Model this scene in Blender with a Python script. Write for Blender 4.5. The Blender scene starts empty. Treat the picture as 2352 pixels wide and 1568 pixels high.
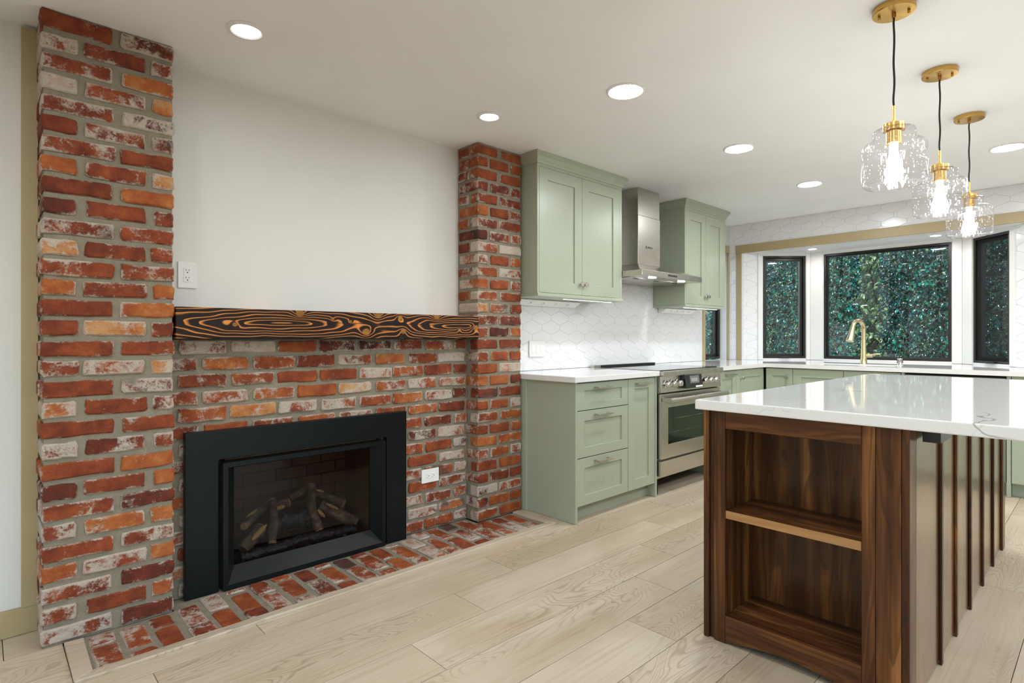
import bpy, bmesh, math, random
from mathutils import Vector, Matrix

R = math.radians
random.seed(7)
S = bpy.context.scene
COL = S.collection

# ------------------------------------------------------------------ camera
F_PX = 1303.0
YAW = math.atan(1384 / 1303.0)           # angle between view axis and the brick wall's length (+x)
cam_d = bpy.data.cameras.new('camera')
cam_d.sensor_width = 36.0
cam_d.lens = 36.0 * F_PX / 2352.0
cam_d.shift_y = -9.0 / 2352.0
cam_d.clip_start = 0.02
cam = bpy.data.objects.new('camera', cam_d)
COL.objects.link(cam)
cam.location = (0, 0, 1.17)
cam.rotation_euler = (R(90), 0, -(R(90) - YAW))
S.camera = cam

# ------------------------------------------------------------------ world, exposure
S.view_settings.view_transform = 'Standard'
S.view_settings.look = 'None'
S.view_settings.exposure = 0.25
S.view_settings.gamma = 1.0
S.view_settings.use_curve_mapping = False
w = bpy.data.worlds.new('world'); S.world = w
w.use_nodes = True
wn = w.node_tree
sky = wn.nodes.new('ShaderNodeTexSky')
sky.sky_type = 'NISHITA'
sky.sun_disc = False
sky.sun_elevation = R(48); sky.sun_rotation = R(60)
bg = wn.nodes['Background']
wn.links.new(sky.outputs[0], bg.inputs[0])
bg.inputs[1].default_value = 0.62
sun_d = bpy.data.lights.new('sun', 'SUN'); sun_d.energy = 4.0; sun_d.angle = R(0.6); sun_d.color = (1, 0.95, 0.85)
sun = bpy.data.objects.new('sun', sun_d); COL.objects.link(sun)
sun.rotation_euler = (R(30), 0, R(-70))
DOWNLIGHT, SMALLD, BULB, MINI, HOODL, STRIPL = 100.0, 12.0, 68.0, 160.0, 50.0, 7.0
cy = S.cycles
cy.use_denoising = True
try: cy.denoiser = 'OPENIMAGEDENOISE'
except Exception: pass
cy.max_bounces = 9; cy.diffuse_bounces = 6; cy.glossy_bounces = 4; cy.transparent_max_bounces = 14; cy.transmission_bounces = 6
cy.sample_clamp_indirect = 6.0
cy.caustics_reflective = False; cy.caustics_refractive = False
cy.use_adaptive_sampling = False

# ------------------------------------------------------------------ node helper
class G:
    def __init__(s, name):
        s.m = bpy.data.materials.new(name); s.m.use_nodes = True
        s.nt = s.m.node_tree
        s.b = s.nt.nodes['Principled BSDF']; s.o = s.nt.nodes['Material Output']
    def put(s, sock, v):
        if hasattr(v, 'links'): s.nt.links.new(v, sock)
        elif isinstance(v, (tuple, list)) and len(v) == 3 and sock.type == 'RGBA': sock.default_value = (*v, 1)
        else: sock.default_value = v
    def node(s, t, **kw):
        n = s.nt.nodes.new(t)
        for k, v in kw.items(): setattr(n, k, v)
        return n
    def math(s, op, a, b=None, c=None, clamp=False):
        n = s.node('ShaderNodeMath', operation=op, use_clamp=clamp)
        s.put(n.inputs[0], a)
        if b is not None: s.put(n.inputs[1], b)
        if c is not None: s.put(n.inputs[2], c)
        return n.outputs[0]
    def add(s, a, b): return s.math('ADD', a, b)
    def sub(s, a, b): return s.math('SUBTRACT', a, b)
    def mul(s, a, b): return s.math('MULTIPLY', a, b)
    def mix(s, f, a, b, mode='MIX'):
        n = s.node('ShaderNodeMix', data_type='RGBA', blend_type=mode)
        s.put(n.inputs[0], f); s.put(n.inputs[6], a); s.put(n.inputs[7], b)
        return n.outputs[2]
    def ramp(s, f, stops, interp='LINEAR'):
        n = s.node('ShaderNodeValToRGB'); cr = n.color_ramp; cr.interpolation = interp
        while len(cr.elements) < len(stops): cr.elements.new(0.5)
        for e, (p, c) in zip(cr.elements, stops):
            e.position = p; e.color = (*c, 1) if isinstance(c, (tuple, list)) else (c, c, c, 1)
        s.put(n.inputs[0], f)
        return n.outputs[0]
    def step(s, f, lo, hi):
        n = s.node('ShaderNodeMapRange', interpolation_type='SMOOTHSTEP')
        s.put(n.inputs[0], f); s.put(n.inputs[1], lo); s.put(n.inputs[2], hi)
        return n.outputs[0]
    def coord(s, k='Object'): return s.node('ShaderNodeTexCoord').outputs[k]
    def rnd(s): return s.node('ShaderNodeObjectInfo').outputs['Random']
    def attr(s, n):
        a = s.node('ShaderNodeAttribute', attribute_type='OBJECT', attribute_name=n); return a.outputs['Fac']
    def sep(s, v): 
        n = s.node('ShaderNodeSeparateXYZ'); s.put(n.inputs[0], v); return n.outputs
    def comb(s, x, y, z):
        n = s.node('ShaderNodeCombineXYZ')
        for i, v in enumerate((x, y, z)): s.put(n.inputs[i], v)
        return n.outputs[0]
    def vec(s, op, a, b):
        n = s.node('ShaderNodeVectorMath', operation=op); s.put(n.inputs[0], a); s.put(n.inputs[1], b); return n.outputs[0]
    def scale(s, v, k): return s.vec('MULTIPLY', v, k)
    def offs(s, v, amt=37.0):
        r = s.rnd()
        return s.vec('ADD', v, s.comb(s.mul(r, amt), s.mul(r, amt * 0.63), s.mul(r, amt * 1.31)))
    def noise(s, v, sc, det=3, rough=0.5, dist=0.0):
        n = s.node('ShaderNodeTexNoise')
        s.put(n.inputs['Vector'], v); n.inputs['Scale'].default_value = sc; n.inputs['Detail'].default_value = det
        n.inputs['Roughness'].default_value = rough; n.inputs['Distortion'].default_value = dist
        return n.outputs['Fac']
    def bump(s, h, st=0.3, d=0.01):
        n = s.node('ShaderNodeBump'); n.inputs['Strength'].default_value = st; n.inputs['Distance'].default_value = d
        s.put(n.inputs['Height'], h); s.nt.links.new(n.outputs[0], s.b.inputs['Normal'])
        return n.outputs[0]
    def set(s, **kw):
        al = dict(color='Base Color', rough='Roughness', metal='Metallic', spec='Specular IOR Level', coat='Coat Weight', coatr='Coat Roughness', alpha='Alpha', emc='Emission Color', ems='Emission Strength', aniso='Anisotropic')
        for k, v in kw.items(): s.put(s.b.inputs[al[k]], v)
        return s

def plain(name, c, rough=0.5, metal=0.0, **kw):
    return G(name).set(color=c, rough=rough, metal=metal, **kw).m
def emit(name, c, st):
    g = G(name); e = g.node('ShaderNodeEmission'); e.inputs[0].default_value = (*c, 1); e.inputs[1].default_value = st
    g.nt.links.new(e.outputs[0], g.o.inputs[0]); return g.m

# ------------------------------------------------------------------ materials
M = {}
def paint(name, c, rough, amt=0.04, bump=0.03):
    g = G(name); p = g.coord('Object')
    n = g.noise(p, 3.0, 4)
    g.set(color=g.mix(n, tuple(x * (1 - amt) for x in c), tuple(min(1, x * (1 + amt)) for x in c)), rough=rough)
    g.bump(g.noise(p, 260, 2), bump, 0.002)
    return g.m
M['wall'] = paint('wall_paint', (0.73, 0.73, 0.70), 0.6)
M['ceil'] = paint('ceiling_paint', (0.85, 0.855, 0.85), 0.7)
M['casing'] = paint('white_casing', (0.80, 0.79, 0.76), 0.35)
M['khaki'] = paint('khaki_paint', (0.42, 0.33, 0.175), 0.4)
M['sage'] = paint('sage_paint', (0.375, 0.415, 0.315), 0.32, 0.02)
M['gap'] = plain('dark_gap', (0.015, 0.016, 0.012), 0.8)
M['plate'] = plain('white_plastic', (0.82, 0.82, 0.80), 0.3)
M['slot'] = plain('dark_slot', (0.02, 0.02, 0.02), 0.5)
M['blackmetal'] = plain('black_metal', (0.0055, 0.0075, 0.0078), 0.36, spec=0.2)
M['winframe'] = plain('dark_bronze_frame', (0.010, 0.0085, 0.0065), 0.38)
M['blackplastic'] = plain('black_plastic', (0.012, 0.012, 0.014), 0.25)
M['nickel'] = plain('brushed_nickel', (0.55, 0.52, 0.47), 0.26, 1.0)
M['chrome'] = plain('chrome', (0.78, 0.77, 0.75), 0.08, 1.0)
def brushed(name, c, rough, ax):
    g = G(name); p = g.coord('Object')
    n = g.noise(p, 2.5, 2)
    g.set(color=c, metal=1.0, rough=g.math('MULTIPLY_ADD', n, 0.06, rough - 0.03), aniso=0.35)
    return g.m
M['steel'] = brushed('brushed_steel', (0.56, 0.53, 0.48), 0.27, (4, 4, 600))
M['brass'] = brushed('brushed_brass', (0.62, 0.38, 0.11), 0.27, (500, 500, 8))
M['gold'] = brushed('champagne_gold', (0.62, 0.53, 0.30), 0.26, (500, 500, 8))
M['cord'] = plain('black_cord', (0.012, 0.012, 0.012), 0.7)
M['tile'] = G('white_gloss_tile').set(color=(0.80, 0.80, 0.81), rough=0.19).m
M['grout'] = plain('pale_grout', (0.78, 0.78, 0.78), 0.6)
M['down'] = emit('downlight_lens', (0.93, 0.965, 1.0), DOWNLIGHT)
M['downk'] = emit('kitchen_downlight_lens', (0.94, 0.97, 1.0), DOWNLIGHT*1.9)
M['downs'] = emit('small_downlight_lens', (0.96, 0.97, 0.985), SMALLD)
M['mini'] = emit('small_lens', (1, 0.98, 0.95), MINI)
M['hoodl'] = emit('hood_lens', (1, 0.97, 0.92), HOODL)
M['stripl'] = emit('led_strip', (0.93, 0.96, 1.0), STRIPL)
M['bulb'] = emit('bulb_glow', (1, 0.97, 0.93), BULB)
M['display'] = emit('display_glow', (0.62, 0.62, 0.60), 0.55)

def quartz():
    g = G('white_quartz'); p = g.coord('Object')
    d = g.noise(p, 1.7, 5, 0.6)
    q = g.vec('ADD', p, g.comb(g.mul(d, 0.9), g.mul(g.noise(p, 2.3, 4), 0.8), 0.0))
    s = g.sep(q)
    f = g.noise(g.comb(g.mul(s[0], 0.85), g.mul(s[1], 0.5), g.mul(s[2], 0.7)), 1.0, 2, 0.4)
    v = g.math('ABSOLUTE', g.sub(f, 0.5))
    vein = g.sub(1.0, g.step(v, 0.0, 0.0032))
    vein = g.mul(vein, g.step(g.noise(p, 2.1, 2), 0.42, 0.62))
    f2 = g.noise(q, 2.2, 2, 0.4)
    vein2 = g.mul(g.sub(1.0, g.step(g.math('ABSOLUTE', g.sub(f2, 0.47)), 0.0, 0.0035)), g.mul(0.55, g.step(g.noise(p, 3.1, 2), 0.5, 0.68)))
    vv = g.math('MAXIMUM', vein, vein2)
    base = g.mix(g.noise(p, 4, 3), (0.74, 0.73, 0.70), (0.80, 0.79, 0.77))
    g.set(color=g.mix(g.mul(vv, 0.75), base, (0.17, 0.16, 0.14)), rough=0.045, spec=0.75)
    return g.m
M['quartz'] = quartz()

def oak(name='pale_oak', dark=1.0, edge=True):
    g = G(name); p0 = g.coord('Object'); p = g.offs(p0, 53.0)
    s = g.sep(p)
    fine = g.noise(g.comb(g.mul(s[0], 2.0), g.mul(s[1], 75), s[2]), 1.0, 4, 0.62)
    big = g.noise(g.comb(g.mul(s[0], 1.15), g.mul(s[1], 6.2), s[2]), 1.0, 2, 0.45, 0.6)
    ring = g.math('FRACT', g.mul(big, 34.0))
    line = g.mul(g.step(ring, 0.5, 0.85), g.sub(1.0, g.step(ring, 0.88, 1.0)))
    where = g.step(g.noise(g.comb(g.mul(s[0], 0.9), g.mul(s[1], 3.0), s[2]), 1.0, 2), 0.46, 0.64)
    cloud = g.noise(g.comb(g.mul(s[0], 1.6), g.mul(s[1], 5.0), s[2]), 1.0, 3)
    tone = g.mix(g.rnd(), tuple(dark * x for x in (0.545, 0.455, 0.330)), tuple(dark * x for x in (0.63, 0.54, 0.415)))
    c = g.mix(g.step(cloud, 0.35, 0.75), tone, tuple(dark * x for x in (0.49, 0.39, 0.27)))
    c = g.mix(g.mul(g.step(fine, 0.45, 0.75), 0.34), c, tuple(dark * x for x in (0.30, 0.205, 0.115)))
    c = g.mix(g.mul(g.mul(line, where), 0.42), c, tuple(dark * x for x in (0.23, 0.165, 0.10)))
    kn = g.step(g.noise(g.comb(g.mul(s[0], 3.0), g.mul(s[1], 9.0), s[2]), 1.0, 1), 0.80, 0.86)
    c = g.mix(g.mul(kn, 0.6), c, (0.16, 0.095, 0.05))
    g.set(color=c, rough=g.math('MULTIPLY_ADD', fine, 0.15, 0.30))
    g.bump(g.add(fine, g.mul(line, g.mul(where, 0.4))), 0.10, 0.002)
    return g.m
M['oak'] = oak()
M['oaktrim'] = oak('oak_threshold', 0.92)

def walnut(name, ax, lacquer=False):
    g = G(name); p = g.offs(g.coord('Object'), 29.0)
    s = g.sep(p)
    a = s[ax]; o = [s[i] for i in range(3) if i != ax]
    fine = g.noise(g.comb(g.mul(a, 3.0), g.mul(o[0], 130), g.mul(o[1], 130)), 1.0, 4, 0.65)
    big = g.noise(g.comb(g.mul(a, 1.1), g.mul(o[0], 9.0), g.mul(o[1], 9.0)), 1.0, 2, 0.45, 0.5)
    ring = g.math('FRACT', g.mul(big, 11.0))
    line = g.mul(g.step(ring, 0.2, 0.9), g.sub(1.0, g.step(ring, 0.92, 1.0)))
    streak = g.noise(g.comb(g.mul(a, 0.9), g.mul(o[0], 16), g.mul(o[1], 16)), 1.0, 3)
    c = g.ramp(streak, [(0.30, (0.030, 0.010, 0.0035)), (0.44, (0.075, 0.027, 0.008)), (0.58, (0.155, 0.060, 0.017)), (0.70, (0.36, 0.155, 0.045))])
    c = g.mix(g.mul(line, 0.55), c, (0.030, 0.011, 0.004))
    c = g.mix(g.mul(g.step(fine, 0.42, 0.75), 0.45), c, (0.035, 0.014, 0.007))
    g.set(color=c, rough=0.28, spec=0.3)
    if lacquer: g.set(coat=1.0, coatr=0.17); g.b.inputs['Coat IOR'].default_value = 1.6; g.b.inputs['Coat Tint'].default_value = (1, .84, .64, 1)
    g.bump(fine, 0.02, 0.001)
    return g.m
M['wal_x'] = walnut('walnut_along_length', 0); M['wal_y'] = walnut('walnut_across', 1); M['wal_z'] = walnut('walnut_upright', 2)
M['wal_lac'] = walnut('lacquered_walnut_board', 2, True)

def charred():
    g = G('charred_pine'); p = g.coord('Object'); s = g.sep(p)
    x, z = s[0], s[2]
    wob = g.sub(g.noise(g.comb(g.mul(x, 2.4), 3.7, g.mul(z, 5.0)), 1.0, 2, 0.5), 0.5)
    z0 = g.add(g.sub(z, 0.006), g.mul(wob, 0.050))
    ww = g.mul(g.sub(1.0, g.math('COSINE', g.mul(g.add(x, 0.40), 5.65))), 0.030)
    f = g.mul(g.math('SQRT', g.add(g.mul(z0, z0), g.mul(ww, ww))), 78.0)
    f = g.add(f, g.mul(g.sub(g.noise(g.comb(g.mul(x, 5.0), 9.1, g.mul(z, 26.0)), 1.0, 1), 0.5), 1.5))
    kc = None
    for kx, kz, kr, am in ((-0.30, 0.055, 0.030, .16), (0.13, 0.058, .030, .17), (0.27, 0.045, .022, -.12), (0.52, 0.06, .03, .18), (0.82, -0.004, .030, .2), (0.06, -0.035, .034, -.2), (0.29, -0.03, .026, .14), (-0.60, -0.005, .018, .08), (0.69, -.02, .016, .09), (-0.13, .03, .014, .07), (-.03, .02, .012, .06)):
        dx = g.mul(g.sub(x, kx), 0.8); dz = g.sub(z, kz)
        d2 = g.add(g.mul(dx, dx), g.mul(dz, dz))
        e = g.math('EXPONENT', g.mul(d2, -1.0 / (kr * kr)))
        f = g.add(f, g.mul(e, am*11))
        kk = g.step(e, 0.66, 0.86)
        kc = kk if kc is None else g.math('MAXIMUM', kc, kk)
    ring = g.math('FRACT', f)
    line = g.mul(g.step(ring, 0.60, 0.90), g.sub(1.0, g.step(ring, 0.90, 1.0)))
    fine = g.noise(g.comb(g.mul(x, 6), 0.0, g.mul(z, 220)), 1.0, 3)
    hot = g.mix(g.noise(p, 9, 2), (0.45, 0.12, 0.02), (0.85, 0.34, 0.07))
    c = g.mix(line, g.mix(g.mul(fine, 0.8), (0.004, 0.002, 0.002), (0.022, 0.008, 0.006)), hot)
    kn = g.noise(p, 60, 3)
    c = g.mix(g.mul(kc, 0.85), c, g.mix(kn, (0.10, 0.035, 0.008), (0.52, 0.24, 0.04)))
    zc = g.add(g.mul(g.noise(g.comb(g.mul(x, 2.2), 0, 0), 1.0, 2), 0.05), -0.016)
    crack = g.mul(g.sub(1.0, g.step(g.math('ABSOLUTE', g.sub(z, zc)), 0.0007, 0.002)), g.mul(g.step(x, -0.35, 0.0), g.sub(1.0, g.step(x, 0.6, 0.75))))
    c = g.mix(crack, c, (0.002, 0.002, 0.002))
    g.set(color=c, rough=0.45, spec=0.22)
    g.bump(g.sub(g.mul(line, 0.5), crack), 0.25, 0.004)
    return g.m
M['charred'] = charred()

def brick_mat():
    g = G('salvaged_brick'); p0 = g.coord('Object'); p = g.offs(p0, 71.0)
    tone = g.attr('tone'); wh = g.attr('wash'); soot = g.attr('soot')
    n1 = g.noise(p, 13, 5, 0.6); n2 = g.noise(p, 70, 4, 0.65); n3 = g.noise(p, 19, 7, 0.68, 0.5); n4 = g.noise(p, 8, 3)
    t = g.add(tone, g.mul(g.sub(n1, 0.5), 0.95))
    c = g.ramp(t, [(0.0, (0.050, 0.013, 0.008)), (0.25, (0.150, 0.027, 0.010)), (0.5, (0.285, 0.060, 0.016)), (0.72, (0.42, 0.125, 0.028)), (1.0, (0.56, 0.31, 0.13))])
    c = g.mix(g.mul(g.step(n2, 0.5, 0.8), 0.35), c, (0.11, 0.028, 0.014))
    gen = g.sep(g.coord('Generated'))
    ex = g.mul(g.math('MINIMUM', gen[0], g.sub(1.0, gen[0])), g.attr('len'))
    ez = g.mul(g.math('MINIMUM', gen[2], g.sub(1.0, gen[2])), g.attr('hgt'))
    ed = g.math('MINIMUM', ex, ez)
    edge = g.sub(1.0, g.step(ed, 0.0, 0.013))
    n5 = g.noise(p, 120, 5, 0.7)
    m = g.add(g.add(n3, g.mul(wh, 0.42)), g.add(g.mul(edge, 0.22), g.mul(g.sub(n4, 0.5), 0.75)))
    m = g.add(m, g.mul(g.sub(n5, 0.5), 0.55))
    mask = g.step(m, 0.73, 0.96)
    wc = g.mix(n2, (0.36, 0.30, 0.235), (0.66, 0.60, 0.52))
    wc = g.mix(g.mul(g.step(n1, 0.5, 0.7), 0.55), wc, (0.44, 0.22, 0.13))
    c = g.mix(g.mul(mask, 0.92), c, wc)
    pit = g.mul(g.step(n5, 0.62, 0.74), 0.5)
    c = g.mix(pit, c, (0.06, 0.025, 0.016))
    sm = g.step(g.add(n4, g.mul(soot, 0.55)), 0.72, 0.92)
    c = g.mix(g.mul(sm, 0.8), c, (0.035, 0.028, 0.03))
    g.set(color=c, rough=0.72, spec=0.35)
    g.bump(g.add(g.add(g.mul(n3, 0.9), g.mul(n2, 0.6)), g.mul(n5, 0.6)), 0.9, 0.008)
    return g.m
M['brick'] = brick_mat()
def mortar():
    g = G('grey_mortar'); p = g.coord('Object')
    n = g.noise(p, 22, 5, 0.6); f = g.noise(p, 230, 3, 0.7)
    c = g.mix(n, (0.155, 0.135, 0.095), (0.315, 0.28, 0.21))
    c = g.mix(g.mul(g.step(f, 0.52, 0.72), 0.45), c, (0.46, 0.43, 0.36))
    g.set(color=c, rough=0.92, spec=0.2)
    g.bump(g.add(g.mul(n, 0.8), g.mul(f, 0.5)), 0.7, 0.006)
    return g.m
M['mortar'] = mortar()

def thin_glass(name, tint, refl=1.0, bumpy=False):
    g = G(name); nt = g.nt
    tr = g.node('ShaderNodeBsdfTransparent'); tr.inputs[0].default_value = (*tint, 1)
    gl = g.node('ShaderNodeBsdfGlossy'); gl.inputs['Roughness'].default_value = 0.01 if not bumpy else 0.06
    ge = g.node('ShaderNodeNewGeometry')
    dt = g.node('ShaderNodeVectorMath', operation='DOT_PRODUCT'); nt.links.new(ge.outputs['Incoming'], dt.inputs[0]); nt.links.new(ge.outputs['Normal'], dt.inputs[1])
    cs = g.sub(1.0, g.math('ABSOLUTE', dt.outputs['Value'], clamp=True))
    fac = g.math('MULTIPLY', g.math('MULTIPLY_ADD', g.math('POWER', cs, 5.0), 0.96, 0.04), refl, clamp=True)
    if bumpy:
        p = g.coord('Object')
        v = g.node('ShaderNodeTexVoronoi'); v.inputs['Scale'].default_value = 100; g.put(v.inputs['Vector'], p)
        sz = g.sep(v.outputs['Color'])[0]
        seed = g.sub(1.0, g.step(g.math('DIVIDE', v.outputs['Distance'], g.math('MULTIPLY_ADD', sz, 0.24, 0.03)), 0.55, 1.0))
        seed = g.mul(seed, g.step(sz, 0.35, 0.5))
        n = g.noise(g.scale(p, (55, 55, 18)), 1.0, 2)
        b = g.node('ShaderNodeBump'); b.inputs['Strength'].default_value = 0.5; b.inputs['Distance'].default_value = 0.01
        g.put(b.inputs['Height'], g.add(n, seed))
        nt.links.new(b.outputs[0], gl.inputs['Normal'])
        mx = g.node('ShaderNodeMixShader'); nt.links.new(fac, mx.inputs[0]); nt.links.new(tr.outputs[0], mx.inputs[1]); nt.links.new(gl.outputs[0], mx.inputs[2])
        df = g.node('ShaderNodeBsdfTranslucent'); df.inputs[0].default_value = (1, 1, 1, 1)
        d2 = g.node('ShaderNodeBsdfDiffuse'); d2.inputs[0].default_value = (1, 1, 1, 1)
        m3 = g.node('ShaderNodeMixShader'); m3.inputs[0].default_value = 0.5; nt.links.new(df.outputs[0], m3.inputs[1]); nt.links.new(d2.outputs[0], m3.inputs[2])
        m4 = g.node('ShaderNodeMixShader'); nt.links.new(g.math('MULTIPLY_ADD', seed, 0.42, 0.010), m4.inputs[0]); nt.links.new(mx.outputs[0], m4.inputs[1]); nt.links.new(m3.outputs[0], m4.inputs[2])
        nt.links.new(m4.outputs[0], g.o.inputs[0]); return g.m
    mx = g.node('ShaderNodeMixShader'); nt.links.new(fac, mx.inputs[0]); nt.links.new(tr.outputs[0], mx.inputs[1]); nt.links.new(gl.outputs[0], mx.inputs[2])
    nt.links.new(mx.outputs[0], g.o.inputs[0])
    return g.m
M['glass'] = thin_glass('window_glass', (0.95, 0.97, 0.96), 1.35)
M['fireglass'] = thin_glass('smoked_fire_glass', (0.72, 0.72, 0.72), 0.4)
M['ovenglass'] = thin_glass('tinted_oven_glass', (0.66, 0.72, 0.66), 1.1)
M['seeded'] = thin_glass('seeded_glass', (0.90, 0.892, 0.90), 1.3, True)
def screen():
    g = G('insect_screen'); nt = g.nt
    tr = g.node('ShaderNodeBsdfTransparent'); tr.inputs[0].default_value = (0.62, 0.62, 0.62, 1)
    df = g.node('ShaderNodeBsdfDiffuse'); df.inputs[0].default_value = (0.13, 0.13, 0.13, 1)
    mx = g.node('ShaderNodeMixShader'); mx.inputs[0].default_value = 0.12
    nt.links.new(tr.outputs[0], mx.inputs[1]); nt.links.new(df.outputs[0], mx.inputs[2]); nt.links.new(mx.outputs[0], g.o.inputs[0])
    return g.m
M['screen'] = screen()
M['cooktop'] = plain('black_ceramic_glass', (0.01, 0.011, 0.012), 0.05, 0.0, spec=0.9)
g = G('oven_enamel'); g.set(color=g.mix(g.noise(g.coord(), 6, 2), (0.045, 0.075, 0.055), (0.06, 0.095, 0.07)), rough=0.35); M['enamel'] = g.m
g = G('firebox_panel'); p = g.coord(); g.set(color=g.mix(g.noise(p, 6, 4), (0.06, 0.028, 0.016), (0.17, 0.078, 0.042)), rough=0.8); M['firebox'] = g.m
def logm():
    g = G('ceramic_log'); p = g.coord(); n = g.noise(p, 26, 5, 0.6); f = g.noise(p, 90, 3)
    c = g.ramp(n, [(0.3, (0.035, 0.022, 0.014)), (0.52, (0.12, 0.075, 0.046)), (0.66, (0.25, 0.16, 0.09))])
    g.set(color=c, rough=0.85); g.bump(g.add(n, f), 0.6, 0.006); return g.m
M['log'] = logm()
g = G('split_log_face'); p = g.coord(); n = g.noise(p, 70, 4); g.set(color=g.mix(n, (0.22, 0.10, 0.03), (0.80, 0.48, 0.18)), rough=0.8); g.bump(n, 0.5, 0.004); M['logface'] = g.m
g = G('charred_ember'); p = g.coord(); n = g.noise(p, 45, 5); g.set(color=g.mix(g.step(n, 0.5, 0.8), (0.008, 0.008, 0.009), (0.11, 0.11, 0.12)), rough=0.4); g.bump(n, 1.0, 0.012); M['ember'] = g.m
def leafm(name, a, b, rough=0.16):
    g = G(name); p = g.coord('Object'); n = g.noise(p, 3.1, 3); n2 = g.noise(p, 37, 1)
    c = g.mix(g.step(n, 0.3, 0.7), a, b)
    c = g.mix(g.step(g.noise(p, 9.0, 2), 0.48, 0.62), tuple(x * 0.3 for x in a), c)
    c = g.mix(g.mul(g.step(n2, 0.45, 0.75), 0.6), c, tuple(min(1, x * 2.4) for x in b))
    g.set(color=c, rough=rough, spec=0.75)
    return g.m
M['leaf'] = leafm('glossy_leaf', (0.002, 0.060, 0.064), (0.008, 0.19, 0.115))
M['leaf_sun_paint'] = leafm('painted_sunlit_leaf', (0.05, 0.15, 0.03), (0.14, 0.28, 0.06), 0.4)  # lighter copy of the leaf: sunlight on far foliage put into its colour
M['bark'] = plain('bark', (0.055, 0.038, 0.026), 0.9)
M['soil'] = plain('soil', (0.05, 0.04, 0.028), 0.95)
M['fencegrey'] = plain('grey_siding', (0.11, 0.105, 0.10), 0.8)
M['frontwood'] = M['wall']

# ------------------------------------------------------------------ mesh builder
class MB:
    def __init__(s, xf=None): s.v = []; s.f = []; s.xf = xf
    def pt(s, p):
        if s.xf: p = s.xf(*p)
        s.v.append(tuple(p)); return len(s.v) - 1
    def box(s, x0, x1, y0, y1, z0, z1):
        x0, x1 = min(x0, x1), max(x0, x1); y0, y1 = min(y0, y1), max(y0, y1); z0, z1 = min(z0, z1), max(z0, z1)
        i = [s.pt(p) for p in ((x0,y0,z0),(x1,y0,z0),(x1,y1,z0),(x0,y1,z0),(x0,y0,z1),(x1,y0,z1),(x1,y1,z1),(x0,y1,z1))]
        for f in ((0,3,2,1),(4,5,6,7),(0,1,5,4),(1,2,6,5),(2,3,7,6),(3,0,4,7)): s.f.append([i[k] for k in f])
        return s
    def prism(s, poly, a, b, fn):
        """poly in 2D extruded from a to b; fn(u, v, t) gives the point"""
        n = len(poly)
        A = [s.pt(fn(u, v, a)) for u, v in poly]; B = [s.pt(fn(u, v, b)) for u, v in poly]
        s.f.append(A[::-1]); s.f.append(B)
        for k in range(n): s.f.append([A[k], A[(k+1) % n], B[(k+1) % n], B[k]])
        return s
    def tube(s, path, rad, seg=14, cap=True):
        path = [Vector(p) for p in path]
        if not isinstance(rad, (list, tuple)): rad = [rad] * len(path)
        rings = []; up = None
        for k, p in enumerate(path):
            d = (path[min(k+1, len(path)-1)] - path[max(k-1, 0)]).normalized()
            if up is None: up = Vector((0,0,1)) if abs(d.z) < 0.9 else Vector((1,0,0))
            side = d.cross(up).normalized(); up = side.cross(d).normalized()
            rings.append([s.pt(p + rad[k] * (math.cos(a) * side + math.sin(a) * up)) for a in [2*math.pi*j/seg for j in range(seg)]])
        for a, b in zip(rings, rings[1:]):
            for j in range(seg): s.f.append([a[j], a[(j+1) % seg], b[(j+1) % seg], b[j]])
        if cap: s.f.append(rings[0][::-1]); s.f.append(rings[-1])
        return s
    def lathe(s, cx, cy, prof, seg=32, close=False):
        rings = []
        for r, z in prof:
            if r < 1e-6: rings.append([s.pt((cx, cy, z))])
            else: rings.append([s.pt((cx + r*math.cos(2*math.pi*j/seg), cy + r*math.sin(2*math.pi*j/seg), z)) for j in range(seg)])
        pr = list(zip(rings, rings[1:]))
        if close: pr.append((rings[-1], rings[0]))
        for a, b in pr:
            for j in range(seg):
                k = (j+1) % seg
                if len(a) == 1 and len(b) == 1: continue
                if len(a) == 1: s.f.append([a[0], b[k], b[j]])
                elif len(b) == 1: s.f.append([a[j], a[k], b[0]])
                else: s.f.append([a[j], a[k], b[k], b[j]])
        return s
    def cyl(s, p0, p1, r, seg=20, r1=None):
        return s.tube([p0, p1], [r, r if r1 is None else r1], seg)
    def grid_slab(s, u0, u1, z0, z1, n0, n1, holes):
        """slab in local (u along, n depth, z) with rectangular holes"""
        us = sorted(set([u0, u1] + [h[k] for h in holes for k in (0, 1) if u0 < h[k] < u1]))
        zs = sorted(set([z0, z1] + [h[k] for h in holes for k in (2, 3) if z0 < h[k] < z1]))
        solid = {}
        for i in range(len(us)-1):
            for j in range(len(zs)-1):
                c = ((us[i]+us[i+1])/2, (zs[j]+zs[j+1])/2)
                solid[i, j] = not any(h[0] < c[0] < h[1] and h[2] < c[1] < h[3] for h in holes)
        idx = {}
        def P(i, j, k):
            if (i, j, k) not in idx: idx[i, j, k] = s.pt((us[i], n0 if k == 0 else n1, zs[j]))
            return idx[i, j, k]
        for (i, j), ok in solid.items():
            if not ok: continue
            s.f.append([P(i,j,0), P(i+1,j,0), P(i+1,j+1,0), P(i,j+1,0)])
            s.f.append([P(i,j,1), P(i,j+1,1), P(i+1,j+1,1), P(i+1,j,1)])
            for di, dj, a, b in ((-1,0,(i,j),(i,j+1)), (1,0,(i+1,j+1),(i+1,j)), (0,-1,(i+1,j),(i,j)), (0,1,(i,j+1),(i+1,j+1))):
                if not solid.get((i+di, j+dj), False):
                    s.f.append([P(*a,0), P(*b,0), P(*b,1), P(*a,1)])
        return s

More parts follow.
